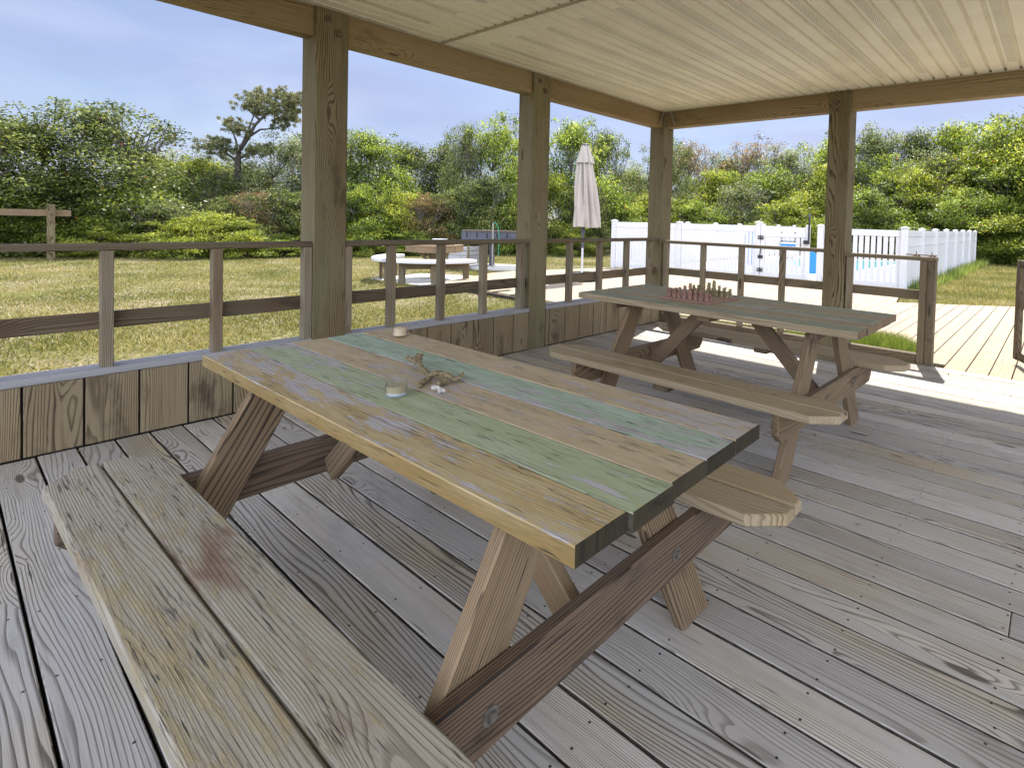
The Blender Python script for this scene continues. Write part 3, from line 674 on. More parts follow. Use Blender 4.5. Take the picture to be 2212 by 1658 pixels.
def arc_bench(a0, a1, lab):
    am = (a0+a1)/2; t = thing('curved_bench', oc+Vector((1.08*math.cos(am), 1.08*math.sin(am), 0)), lab, 'bench', 'curved white benches')
    b = MB(); mi = b.mat(M_['white']); N = 14; ri, ro = .93, 1.30
    cs = [(ri, .44), (ri, .50), (ri+.02, .515), (ro-.02, .515), (ro, .50), (ro, .45), (ro-.02, .44)]
    rings = [[oc+Vector((r*math.cos(a0+(a1-a0)*i/N), r*math.sin(a0+(a1-a0)*i/N), z)) for r, z in cs] for i in range(N+1)]
    for i in range(N):
        for k in range(7): b.face([rings[i][k], rings[i+1][k], rings[i+1][(k+1) % 7], rings[i][(k+1) % 7]], [(0, 0)]*4, (.5, .5), mi)
    b.face(rings[0], [(0, 0)]*7, (.5, .5), mi); b.face(rings[-1][::-1], [(0, 0)]*7, (.5, .5), mi); b.build('seat', t, True)
    for f in (.08, .5, .92):
        a = a0+(a1-a0)*f; c = oc+Vector((1.12*math.cos(a), 1.12*math.sin(a), 0)); d = Vector((-math.sin(a), math.cos(a), 0))
        one('leg', lambda b: b.board(c-d*.07-Vector((math.cos(a), math.sin(a), 0))*.03, Z, d, Vector((math.cos(a), math.sin(a), 0)), .438, .14, .05, 'rail'), t)
    P0 = oc+Vector((1.17*math.cos(a0+.14), 1.17*math.sin(a0+.14), .375)); P1 = oc+Vector((1.17*math.cos(a1-.14), 1.17*math.sin(a1-.14), .375))
    one('apron', lambda b: b.beam(P0*.985+oc*.015, P1*.985+oc*.015, Z, .12, .036, 'rail'), t)
arc_bench(f_dir-.72, f_dir+.72, 'curved white bench nearest the porch, around the octagonal table')
arc_bench(f_dir-2.35, f_dir-.92, 'curved white bench on the left side of the octagonal table')
t = thing('washing_basin', oc+Vector((.05, .10, .786)), 'white plastic basin resting on a dark tray, on the octagonal table', 'basin')
one('tray', lambda b: b.lathe([(.30, 0), (.33, .05), (.34, .055), (.30, .02), (.1, .015)], 'greypl', (0, 0, 0), 24), t, True, False)
one('bowl', lambda b: b.lathe([(.05, .06), (.12, .06), (.16, .11), (.17, .11), (.13, .055), (.05, .05)], 'white', (-.02, .0, .012), 24), t, True, False)
# wooden crate box
cp = ground_at(1003, 15.5); t = thing('slatted_crate', cp, 'grey slatted wooden box standing behind the octagonal table', 'crate', rz=.4)
one('slats', lambda b: [b.board((-.30, -.3, .03+k*.125), X, Y, Z, .6, .022, .112, 'cap') for k in range(5)]+[b.board((.278, -.278, .03+k*.125), Y, (-1, 0, 0), Z, .576, .022, .112, 'cap', w0=-.022) for k in range(5)], t, world=False)
for sx in (-.325, .301): one('corner_post', lambda b: b.board((sx, -.325, 0), Z, X, Y, .68, .045, .045, 'rail'), t, world=False)
# long pedestal grill
gp = Vector((-8.35, 3.75, -.15)); t = thing('pedestal_grill', gp, 'long grey metal grill trough on a round pedestal, on a concrete pad', 'grill', rz=YAW+.10)
one('pedestal', lambda b: b.lathe([(.13, .10), (.13, .115), (.075, .12), (.075, .80)], 'greypl', (0, 0, 0), 18), t, False, False)
def trough(b):
    b.board((-.78, -.22, .80), X, Y, Z, 1.75, .44, .02, 'greypl')
    for yy in (-.22, .2): b.board((-.78, yy, .821), X, Y, Z, 1.75, .02, .25, 'greypl')
    for xx in (-.78, .95): b.board((xx, -.199, .821), X, Y, Z, .02, .398, .25, 'greypl')
one('trough', trough, t, world=False)
one('vent_slots', lambda b: [b.board((-.66+.27*k, -.2235, .87), X, Y, Z, .035, .003, .13, 'dark', ch=.0005) for k in range(6)], t, world=False)
one('rim_rail', lambda b: b.tube([(-.75, -.26, 1.06), (.92, -.26, 1.06)], .016, 'rust'), t, world=False)
one('side_shelf', lambda b: b.board((-.15, -.50, .775), X, Y, Z, 1.0, .27, .024, 'rail'), t, world=False)
tag(one('concrete_pad', lambda b: b.slab([(-.75, -.55), (.9, -.6), (1.0, .5), (-.6, .62)], 0, .10, gp, Vector((math.cos(YAW), math.sin(YAW), 0)), Vector((-math.sin(YAW), math.cos(YAW), 0)), Z, 'conc', ch=.02)), kind='structure')
hp = ground_at(1065, 15.2); t = thing('garden_tap', hp, 'upright water pipe with a green hose in front of the long grill', 'tap')
one('pipe', lambda b: b.tube([hp, hp+Vector((0, 0, 1.28))], .022, 'galv'), t); M_['hose'] = plain('green_hose', (.03, .28, .16), .4)
one('hose', lambda b: b.tube([hp+Vector((0, 0, 1.28)), hp+rt*.06+Vector((0, 0, 1.30)), hp+rt*.14+Vector((0, 0, 1.15)), hp+rt*.17+Vector((0, 0, .85)), hp+rt*.15+Vector((0, 0, .4))], .011, 'hose'), t)
cpts = [(-7.9, .15), (-6.2, .35), (-5.75, 1.6), (-6.6, 2.4), (-7.3, 2.1), (-8.3, 1.6)]
tag(one('concrete_slab', lambda b: b.slab([(p[0], p[1]) for p in cpts], -.02, .012, (0, 0, -.15), X, Y, Z, 'conc', ch=.004)), kind='structure')

# left-hand lawn frame: post and long horizontal rail
t = thing('lawn_bar_frame', (-16.43, -3.9, -.15), 'wooden post with long horizontal bar, standing on the left of the lawn', 'hitching rail')
one('post', lambda b: b.board((-16.50, -3.95, -.15), Z, X, Y, 1.44, .14, .14, 'post'), t)
one('bar', lambda b: b.board((-16.56, -8.6, .98), Y, (-1, 0, 0), Z, 5.1, .038, .16, 'leg'), t)
one('post', lambda b: b.board((-16.50, -7.6, -.15), Z, X, Y, 1.44, .14, .14, 'post'), t)
for zz in (1.03, .84): bolt(t, (-16.36, -3.88, zz), (1, 0, 0), .028)

# ================================================================ WHITE POOL FENCE
FA, FB = Vector((-6.07, 6.28, -.09)), Vector((1.355, 7.455, -.09)); FC = Vector((1.20, 21.4, -.09)); FD = Vector((-6.3, 20.3, -.09))
FH = 1.37
def vpost(p, par, h=FH, s=.127):
    q = one('fence_post', lambda b: b.board((p.x-s/2, p.y-s/2, p.z), Z, X, Y, h, s, s, 'vinyl', ch=.006), par)
    def cap(b):
        c = p+Vector((0, 0, h+.001)); k = s/2+.018
        b.board((c.x-k, c.y-k, c.z), X, Y, Z, 2*k, 2*k, .022, 'vinyl', ch=.005)
        k2 = s/2; top = c+Vector((0, 0, .048)); pts = [c+Vector((sx*k2, sy*k2, .0225)) for sx, sy in ((-1, -1), (1, -1), (1, 1), (-1, 1))]
        for i in range(4): b.face([pts[i], pts[(i+1) % 4], top], [(0, 0)]*3, (.5, .5), b.mat(M_['vinyl']))
    one('post_cap', cap, q); return q
def vpanel(p, q, par, gap, pw=.075, solid=False, top=1.345, low=.05):
    d = (q-p); ln = d.length; d.normalize(); nrm = Vector((d.y, -d.x, 0))
    p = p+d*.066; ln -= .132
    one('fence_rail', lambda b: b.board(p-nrm*.022+Z_(top-.14), d, nrm, Z, ln, .044, .14, 'vinyl'), par)
    one('fence_rail', lambda b: b.board(p-nrm*.022+Z_(low), d, nrm, Z, ln, .044, .14, 'vinyl'), par)
    if solid: one('fence_rail', lambda b: b.board(p-nrm*.0235+Z_(top-.36), d, nrm, Z, ln, .047, .02, 'vinyl'), par)
    n = max(2, round(ln/(pw+gap))); st = ln/n
    def pk(b):
        for i in range(n): b.board(p+d*(i*st+gap/2)-nrm*.010+Z_(low+.142), Z, d, nrm, top-.14-low-.144, st-gap, .02, 'vinyl', ch=.003)
    one('pickets', pk, par)
def Z_(z): return Vector((0, 0, z))
dr = (FB-FA).normalized(); LF = (FB-FA).length
def at_px(px):  # point on the front fence line seen at pixel column px
    d = ray(px, 560); n = Vector((dr.y, -dr.x, 0)); t_ = (FA-CAM).dot(n)/d.dot(n); p = CAM+d*t_; return Vector((p.x, p.y, FA.z))
G0, G1 = at_px(1637), at_px(1750); G2 = at_px(1771)
t = thing('pool_fence', FA, 'front run of white vinyl pool fence left of the gate', 'fence', 'white pool fence runs')
s1 = at_px(1466); s0 = FA
vpost(FA, t); vpost(s1, t); vpost(G0, t, 1.43)
vpanel(FA, s1, t, .012); vpanel(s1, G0, t, .018)
t = thing('pool_fence', G2, 'front run of white vinyl pool fence right of the gate, with open gaps', 'fence', 'white pool fence runs')
vpost(G2, t, 1.39); vpost(FB, t, 1.39, .15); vpanel(G2, FB, t, .034, .095)
t = thing('pool_fence', (FB+FC)/2, 'long side run of white vinyl pool fence receding along the right lawn', 'fence', 'white pool fence runs')
ds = (FC-FB); n_ = 7
for i in range(1, n_+1): vpost(FB+ds*(i/n_), t)
for i in range(n_): vpanel(FB+ds*(i/n_), FB+ds*((i+1)/n_), t, .004, .14, True)
for (a, c, lab, n_) in ((FA, FD, 'left side run of white vinyl pool fence behind the umbrella', 7), ):
    t = thing('pool_fence', (a+c)/2, lab, 'fence', 'white pool fence runs'); d = c-a
    for i in range(1, n_ if a == FC else n_+1): vpost(a+d*(i/n_), t)
    for i in range(n_): vpanel(a+d*(i/n_), a+d*((i+1)/n_), t, .012, .1)
# gate
t = thing('pool_gate', G0, 'closed white vinyl pool gate with black hinges and tall black latch', 'gate')
nrm = Vector((dr.y, -dr.x, 0)); o0 = G0+dr*.068; gl = (G1-o0).length-.02
for x_ in (0, gl-.10):
    q = one('stile', lambda b: b.board(o0+dr*x_-nrm*.045+Z_(.05), Z, dr, nrm, 1.36, .10, .09, 'vinyl', ch=.005), t)
for z_, h_ in ((.08, .14), (1.10, .24)): one('gate_rail', lambda b: b.board(o0+dr*.1005-nrm*.022+Z_(z_), dr, nrm, Z, gl-.201, .044, h_, 'vinyl'), t)
n = 8; st = (gl-.2)/n
one('pickets', lambda b: [b.board(o0+dr*(.1+i*st+.012)-nrm*.010+Z_(.222), Z, dr, nrm, .876, st-.024, .02, 'vinyl', ch=.003) for i in range(n)], t)
for z_ in (.22, 1.02): one('hinge', lambda b: [b.board(o0+dr*-.07+nrm*.0655+Z_(z_+dz), dr, nrm, Z, .15, .012, .022, 'black', ch=.002) for dz in (0, .035, .07)]+[b.tube([o0+nrm*.085+Z_(z_-.005), o0+nrm*.085+Z_(z_+.10)], .012, 'black')], t)
one('latch', lambda b: [b.tube([o0+dr*(gl-.01)+nrm*.10+Z_(.98), o0+dr*(gl-.01)+nrm*.10+Z_(1.62)], .022, 'black', 10), b.board(o0+dr*(gl-.13)+nrm*.0655+Z_(.95), dr, nrm, Z, .14, .06, .09, 'black'), b.lathe([(.03, 1.60), (.03, 1.66), (.02, 1.68)], 'greypl', o0+dr*(gl-.01)+nrm*.10, 12)], t)
one('handle', lambda b: [b.beam(o0+dr*.0+nrm*.09+Z_(.62), o0+dr*.03+nrm*.09+Z_(.80), nrm, .02, .02, 'black'), b.board(o0-dr*.05+nrm*.0655+Z_(.55), dr, nrm, Z, .12, .02, .08, 'black')], t)
gs = o0+dr*(gl*.42)
t = thing('gate_sign', gs+nrm*.035+Z_(.75), 'blue and white KEEP GATE sign hung on the pool gate', 'sign')
one('sign_plate', lambda b: b.board(gs-dr*.0+nrm*.040+Z_(.62), dr, nrm, Z, .36, .006, .36, 'white', ch=.002), t)
one('sign_header', lambda b: b.board(gs+nrm*.0465+Z_(.79), dr, nrm, Z, .36, .003, .145, 'blue', ch=.001), t)
one('hanger', lambda b: [b.tube([gs+dr*.02+nrm*.045+Z_(.98), gs+dr*.02+nrm*.045+Z_(1.03)], .008, 'black'), b.tube([gs+dr*.34+nrm*.045+Z_(.98), gs+dr*.34+nrm*.045+Z_(1.03)], .008, 'black'), b.tube([gs+dr*.0+nrm*.045+Z_(1.0), gs+dr*.36+nrm*.045+Z_(1.0)], .007, 'black')], t)
one('bolt', lambda b: [b.lathe([(.014, 0), (.014, .012), (.008, .016)], 'black', gs+dr*xx+nrm*.024+Z_(zz), 10, ax=nrm) for xx in (.02, .34) for zz in (1.07, 1.21)], t)
fc = bpy.data.curves.new('sign_text', 'FONT'); fc.body = 'KEEP GATE'; fc.size = .072; fc.align_x = 'CENTER'; fc.align_y = 'CENTER'; fc.extrude = .001; fc.offset = .0015
fo = bpy.data.objects.new('tmp', fc); COL.objects.link(fo); bpy.context.view_layer.update()
me = bpy.data.meshes.new_from_object(fo); bpy.data.objects.remove(fo); me.materials.clear(); me.materials.append(M_['white'])
to = bpy.data.objects.new('sign_text', me); COL.objects.link(to); to.parent = t
mw = Matrix((dr, Vector((0, 0, 1)), nrm)).transposed().to_4x4(); mw.translation = gs+dr*.18+nrm*.051+Z_(.86)
to.matrix_basis = wm(t).inverted()@mw

# pool area seen through the pickets
M_['pdeck'] = plain('pool_concrete', (.62, .61, .57), .8, sc=2)
def water_mat():
    b = NB('pool_water'); t = b.n('TexCoord').outputs['Object']; n = b.noise(t, 3, 3, .6); b.bsdf(b.mix(n, (.10, .50, .56), (.22, .66, .70)), .06, .5, n, .1, .02); return b.m
M_['water'] = water_mat()
fi = [(FA.x+.1, FA.y+.1), (FB.x-.1, FB.y+.1), (1.14, 18.6), (-6.1, 18.0)]
b = MB(); b.quad([(p[0], p[1], -.09) for p in fi], 'pdeck'); tag(b.build('pool_surround'), kind='structure')
tag(one('pool_coping', lambda b: b.slab([(-4.7, 11.0), (-.5, 11.4), (-.5, 18.2), (-4.7, 17.6)], -.085, -.03, (0, 0, 0), X, Y, Z, 'pdeck', ch=.01)), kind='structure')
b = MB(); b.quad([(-4.4, 11.3, -.026), (-.8, 11.7, -.026), (-.8, 17.9, -.026), (-4.4, 17.3, -.026)], 'water'); tag(b.build('pool_water'), kind='structure')
bp_ = at_px(1598)+Vector((-.5, 1.6, 0)); t = thing('blue_umbrella', bp_, 'folded blue canopy behind the white fence, left of the gate', 'umbrella')
one('canopy', lambda b: b.lathe([(.20, .25), (.24, .45), (.22, .8), (.17, 1.05), (.08, 1.18), (.03, 1.22)], 'blue', (0, 0, 0), 40, fn=fold(7, .12)), t, True, False)
one('pole', lambda b: b.lathe([(.022, 0), (.022, .5)], 'white', (0, 0, 0), 10), t, True, False)
for px, dist, lab in ((1372, 1.2, 'blue float propped behind the left end of the white fence'), (1693, 1.5, 'blue float standing behind the pool gate')):
    bp_ = at_px(px)+Vector((-.02, dist, .0)); tag(one('pool_float', lambda b: b.slab([(0, 0), (.5, 0), (.6, .1), (.6, .2), (.5, .3), (0, .3)], 0, .07, bp_+Vector((0, 0, .12)), Z, X, Y, 'blue', ch=.02)), lab, 'pool float', 'blue pool floats')

# ================================================================ VEGETATION
def leaf_mat(name, dark, mid, light, trans=.5, tcol=None):
    b = NB(name); a = b.n('Attribute', attribute_name='lc').outputs['Color']; s = b.n('SeparateColor'); b.l(a, s.inputs[0])
    oi = b.n('ObjectInfo').outputs['Random']
    f = b.math('ADD', s.outputs[0], b.math('MULTIPLY_ADD', oi, .16, -.08), clamp=True)
    r = b.n('ValToRGB'); b.l(f, r.inputs[0]); e = r.color_ramp.elements
    e[0].color = (*dark, 1); e[0].position = .1; e[1].color = (*light, 1); e[1].position = .92; q = e.new(.5); q.color = (*mid, 1)
    col = b.mix(b.step(s.outputs[1], .990, .996), r.outputs[0], (.30, .13, .05))
    d = b.n('BsdfPrincipled'); b.l(col, d.inputs['Base Color']); d.inputs['Roughness'].default_value = .45; d.inputs['Specular IOR Level'].default_value = .45
    tr = b.n('BsdfTranslucent'); hs = b.n('HueSaturation'); hs.inputs['Saturation'].default_value = 1.1; hs.inputs['Value'].default_value = 1.7; hs.inputs['Hue'].default_value = .485
    b.l(col, hs.inputs['Color']); b.l(hs.outputs[0], tr.inputs[0])
    m = b.n('MixShader'); m.inputs[0].default_value = trans; b.l(d.outputs[0], m.inputs[1]); b.l(tr.outputs[0], m.inputs[2]); b.l(m.outputs[0], b.o.inputs['Surface'])
    return b.m
LM = {'oak': leaf_mat('oak_leaves', (.016, .026, .008), (.085, .115, .028), (.27, .31, .10), .42),
      'green': leaf_mat('green_leaves', (.022, .040, .008), (.12, .175, .028), (.33, .40, .085), .5),
      'lime': leaf_mat('yellow_green_leaves', (.04, .062, .010), (.185, .235, .034), (.40, .44, .10), .5),
      'brown': leaf_mat('rusty_leaves', (.055, .05, .02), (.17, .135, .05), (.34, .24, .11), .4),
      'gray': leaf_mat('silvery_leaves', (.03, .042, .016), (.15, .185, .062), (.38, .42, .20), .42),
      'pine': leaf_mat('pine_needles', (.045, .055, .022), (.15, .165, .07), (.30, .30, .15), .35),
      'grass': leaf_mat('grass_blades', (.072, .084, .02), (.178, .182, .048), (.36, .31, .14), .42),
      'lush': leaf_mat('lush_grass', (.05, .085, .018), (.12, .17, .035), (.27, .31, .09), .45)}
M_['bark'] = plain('grey_bark', (.11, .10, .085), .9, sc=25, var=.35); M_['barkd'] = plain('dark_bark', (.065, .055, .045), .9, sc=25, var=.35)
rs = np.random.RandomState(7)
def leaf_mesh(name, P, size, tint, mat, aspect=.5, upb=.2, dirs=None):
    n = len(P); nr = rs.normal(size=(n, 3)); nr[:, 2] = np.abs(nr[:, 2])*1.0+upb; nr /= np.linalg.norm(nr, axis=1)[:, None]
    a = rs.normal(size=(n, 3)) if dirs is None else dirs; a -= nr*(a*nr).sum(1)[:, None]; a /= np.linalg.norm(a, axis=1)[:, None]+1e-9
    c = np.cross(nr, a); s = size[:, None]
    V = np.stack([P-a*s*.5, P+c*s*aspect*.5+nr*s*.08, P+a*s*.5, P-c*s*aspect*.5+nr*s*.08], 1).reshape(-1, 3)
    me = bpy.data.meshes.new(name); me.vertices.add(4*n); me.vertices.foreach_set('co', V.astype('f').ravel())
    me.loops.add(4*n); me.loops.foreach_set('vertex_index', np.arange(4*n, dtype='i')); me.polygons.add(n)
    me.polygons.foreach_set('loop_start', np.arange(0, 4*n, 4, dtype='i'))
    at = me.color_attributes.new('lc', 'FLOAT_COLOR', 'POINT'); C4 = np.ones((4*n, 4), 'f'); C4[:, 0] = np.repeat(tint, 4); C4[:, 1] = np.repeat(rs.rand(n), 4)
    at.data.foreach_set('color', C4.ravel()); me.materials.append(mat); me.update(); me.validate(); return me
def crown(kind, nleaf, ncl, low=.04, spike=.3, lsize=.085, spread=1.0):
    """unit crown: about 2.2 m radius, 5 m high; leaves gathered in clumps at branch tips"""
    cl = []
    for i in range(ncl):
        z = low+(1-low)*rs.rand()**.8; a = rs.rand()*2*math.pi
        env = math.sin(math.pi*min(1, (z*.80+.26)))**.6*(.82+.28*math.sin(3*a+kind*2.1)+.14*math.sin(5*a+z*7))
        r = env*(.45+.55*rs.rand()**.35)*2.35*spread
        zz = z*4.6*(1-.12*abs(math.sin(2*a+kind)))
        cl.append((r*math.cos(a), r*math.sin(a), zz, .26+.42*rs.rand(), rs.rand()))
    for i in range(int(ncl*spike)):
        a = rs.rand()*2*math.pi; r = rs.rand()**.5*1.7*spread; cl.append((r*math.cos(a), r*math.sin(a), 3.7+1.3*rs.rand()*(1-r/3), .13+.2*rs.rand(), rs.rand()))
    cl = np.array(cl); w_ = cl[:, 3]**2; idx = rs.choice(len(cl), nleaf, p=w_/w_.sum())
    d = rs.normal(size=(nleaf, 3)); d /= np.linalg.norm(d, axis=1)[:, None]; rr = cl[idx, 3]*(rs.rand(nleaf)**.42)*(1+.35*rs.normal(size=nleaf)*.6)
    P = cl[idx, :3]+d*rr[:, None]*np.array([1.15, 1.15, .8]); P[:, 2] = np.maximum(P[:, 2], .02)
    tint = .20+.50*cl[idx, 4]+.20*rs.normal(size=nleaf)+.14*d[:, 2]
    return cl, P, np.clip(lsize*(.6+.8*rs.rand(nleaf)), .02, 1), np.clip(tint, 0, 1)
def branches(b, cl, m, nst=4, r0=.075, twigs=1.0, sh=.55):
    rr = random.Random(3+nst); stems = []
    for i in range(nst):
        a = 2*math.pi*i/nst+rr.random(); p = Vector((.12*math.cos(a), .12*math.sin(a), 0)); pts = [p]; 
        for k in range(5): p = p+Vector((.17*math.cos(a)+rr.uniform(-.15, .15), .17*math.sin(a)+rr.uniform(-.15, .15), sh+rr.uniform(-.1, .1))); pts.append(p)
        b.tube(pts, [r0*(1-k/6.5) for k in range(6)], m, 6); stems.append(pts)
    for c in cl:
        if rr.random() > twigs: continue
        c_ = Vector(c[:3]); st = min(stems, key=lambda s: min((q-c_).length for q in s)); q = min(st, key=lambda q: (q-c_).length+max(0, q.z-c_.z+.2)*3)
        mid = q.lerp(c_, .5)+Vector((rr.uniform(-.2, .2), rr.uniform(-.2, .2), rr.uniform(-.05, .22)))
        e = c_+(c_-mid).normalized()*c[3]*rr.uniform(.3, 1.05); b.tube([q, mid, c_, e], [.024, .015, .009, .003], m, 4)
VAR = {}
def variant(kind, v, low=False):
    if (kind, v, low) in VAR: return VAR[(kind, v, low)]
    sp = {'oak': (22000, 115, .04, .65, .080), 'green': (25000, 95, .03, .30, .085), 'lime': (24000, 85, .03, .25, .085), 'brown': (14000, 95, .12, .6, .075), 'gray': (24000, 100, .04, .35, .075)}[kind]
    cl, P, S_, T_ = crown(v+len(kind), *sp[:2], low=sp[2], spike=sp[3], lsize=sp[4])
    if low: P[:, 2] *= .54; cl[:, 2] *= .54
    me = leaf_mesh('crown', P, S_, T_, LM[kind], .55)
    b = MB(); branches(b, cl, 'bark' if kind in ('gray', 'brown', 'oak') else 'barkd', 4 if v else 3, .055, .8 if kind == 'brown' else .4, .28 if low else .55); tr = b.build('trunk'); tm = tr.data; bpy.data.objects.remove(tr)
    VAR[(kind, v, low)] = (me, tm); return me, tm
def tree(px, pyt, rng, wid, kind, label, v=0, name=None, cat=None, grp=None, z=-.15):
    p = ground_at(px, rng, z); h = top_z(px, pyt, rng)-z; lw = h < 3.1; me, tm = variant(kind, v, lw)
    nm = name or ('shrub' if h < 2.9 else 'tree')
    o = thing(nm, p, label, cat or ('shrub' if nm == 'shrub' else 'tree'), grp or ('shrubs along the lawn edge' if nm == 'shrub' else 'trees behind the lawn'), random.uniform(0, 6.28))
    o.scale = (wid/4.6, wid/4.6, h/(2.73 if lw else 5.05))
    for n_, m in (('crown', me), ('trunk', tm)):
        c = bpy.data.objects.new(n_, m); COL.objects.link(c); c.parent = o
    return o
T = [
 (40, 232, 23, 5.4, 'oak', 'ragged dark oak cut off by the left edge of the photo', 1),
 (205, 205, 23.5, 5.6, 'oak', 'tall ragged oak with bare twigs on top, above the lawn bar', 0),
 (-190, 235, 23, 5.5, 'green', 'broad green tree just beyond the left edge, above the lawn bar', 0),
 (345, 305, 29, 4.6, 'gray', 'low greyish tree on the skyline right of the tall ragged oak', 0),
 (430, 318, 26, 3.6, 'lime', 'yellow green sapling left of the leaning pine', 0),
 (500, 330, 30, 5.0, 'gray', 'dull grey green tree on the skyline behind the leaning pine', 1),
 (628, 268, 25.5, 4.0, 'gray', 'silvery green tree left of the nearest post, right of the leaning pine', 0),
 (720, 262, 26, 4.6, 'gray', 'silvery tree mostly hidden behind the nearest post', 1),
 (795, 262, 25, 4.4, 'green', 'rounded green tree just right of the nearest post', 1),
 (880, 296, 28, 5.0, 'oak', 'low dark oak on the skyline between nearest and middle posts', 1),
 (958, 298, 28, 4.2, 'oak', 'dark oak whose flat top is lowest of the skyline above the round benches', 0),
 (1005, 256, 24.5, 2.9, 'oak', 'slim tree with a twig reaching left, left of the middle post', 0),
 (1085, 226, 24, 4.0, 'green', 'tall bright green tree against the left side of the middle post', 0),
 (1235, 236, 24.5, 4.6, 'green', 'tall green tree with dark leaves between middle post and umbrella', 1),
 (1302, 262, 26, 3.4, 'oak', 'dark tree behind the closed umbrella', 1),
 (1365, 338, 33, 5.0, 'gray', 'lower pale tree in the sky gap left of the corner post', 0),
 (1432, 285, 33, 4.4, 'oak', 'dark topped tree half hidden by the corner post', 0),
 (1480, 296, 38, 6.5, 'brown', 'rusty brown tree just right of the corner post', 0),
 (1560, 322, 40, 6.0, 'gray', 'pale green tree between the two rusty brown trees', 1),
 (1620, 286, 39, 7.0, 'brown', 'wide rusty brown tree left of the post behind the chess table', 1),
 (1700, 298, 38, 6.5, 'gray', 'grey green tree rising beside the right rusty tree', 0),
 (1800, 270, 38, 7.0, 'green', 'green tree hidden behind the post at the chess table', 1),
 (1880, 256, 37, 6.2, 'gray', 'pale silvery tree right of the post behind the chess table', 1),
 (1972, 262, 37, 6.0, 'oak', 'dark green tree with pointed top above the fence corner', 1),
 (2055, 240, 36, 6.5, 'lime', 'bright yellow green tree above the receding fence', 1),
 (2150, 232, 34, 6.8, 'green', 'broad bright tree near the right edge of the photo', 0),
 (2240, 212, 32, 6.8, 'lime', 'tall yellow green tree cut off by the right edge of the photo', 0),
 (2330, 215, 32, 7.0, 'green', 'tall green tree just beyond the right edge of the photo', 1),
 (1545, 352, 35, 5.6, 'lime', 'fresh green tree below the rusty brown skyline trees', 1),
 (1665, 345, 35, 5.8, 'green', 'rounded green tree left of the post behind the chess table', 0),
 (1790, 335, 35, 5.8, 'lime', 'bright tree mostly behind the post at the chess table', 1),
 (1915, 318, 34.5, 6.0, 'green', 'mid height green tree above the open fence gaps', 0),
 (2020, 305, 34, 6.0, 'gray', 'pale leaved tree above the receding fence', 0),
 (2120, 290, 33, 6.2, 'lime', 'sunlit yellow green tree just beyond the end of the fence', 0),
 (2215, 275, 32.5, 6.0, 'green', 'fresh green tree against the right edge of the photo', 1),
 (470, 352, 25, 3.4, 'gray', 'dull silvery tree directly left of the pine trunk', 1),
 (560, 345, 26.5, 3.8, 'gray', 'grey leaved tree directly behind the pine trunk', 0),
 # lower, nearer
 (1500, 425, 30, 4.6, 'green', 'green bushy tree behind the fence right of the corner post', 0),
 (1598, 388, 32, 5.4, 'gray', 'grey green bushy tree behind the blue canopy', 1),
 (1700, 428, 30, 5.0, 'lime', 'yellow green bushy tree behind the pool gate', 1),
 (1870, 398, 30, 5.0, 'green', 'dense green bushy tree above the open fence gaps', 1),
 (1975, 345, 32, 5.6, 'lime', 'yellow green bushy tree above the fence corner post', 0),
 (2075, 395, 29.5, 4.8, 'green', 'dense green bushy tree at the far end of the receding fence', 0),
 (2170, 330, 31, 5.8, 'green', 'leafy bushy tree at the right edge above the right lawn', 1),
 (2270, 395, 29, 5.2, 'lime', 'leafy yellow green bushy tree beyond the right edge', 1),
 (1400, 405, 30, 4.6, 'lime', 'yellow green bushy tree behind the left end of the white fence', 0),
 (35, 395, 23.2, 4.0, 'green', 'green bush behind the lawn bar at the left edge', 0),
 (165, 375, 23.4, 3.8, 'oak', 'dark green bush right of the lawn post', 0),
 (270, 392, 22.6, 3.4, 'green', 'fresh green bush below the tall ragged oak', 1),
 (355, 425, 21.8, 3.2, 'gray', 'greyish bush left of the yellow weeds', 0),
 (512, 418, 22.5, 2.6, 'oak', 'dark bush hiding the foot of the leaning pine', 1),
 (568, 405, 21.8, 2.4, 'brown', 'orange tinted bush right of the pine trunk', 0),
 (622, 402, 21.4, 2.9, 'oak', 'dark bush against the left side of the nearest post', 1),
 (700, 405, 22, 3.2, 'green', 'green bush behind the nearest post', 1),
 (780, 388, 21.4, 3.0, 'green', 'green bush right of the nearest post', 0),
 (850, 402, 22, 2.9, 'lime', 'yellow green bush above the left white bench', 0),
 (915, 412, 22, 2.8, 'brown', 'reddish brown bush above the octagonal table', 1),
 (975, 405, 22.3, 3.0, 'oak', 'dark bush above the slatted crate', 0),
 (1050, 372, 22.3, 3.2, 'oak', 'dark leafy bush above the long grill', 1),
 (1110, 400, 22.6, 2.8, 'green', 'green bush behind the middle post', 0),
 (1195, 360, 22.8, 3.0, 'lime', 'yellowing bush just right of the middle post', 1),
 (1262, 395, 22.8, 2.9, 'oak', 'dark bush behind the umbrella pole', 0),
 (1330, 400, 24.5, 3.0, 'green', 'green bush between umbrella and white fence', 1),
]
for px, pyt, rng, wid, kind, lab, v in T: tree(px, pyt, rng, wid, kind, lab, v)
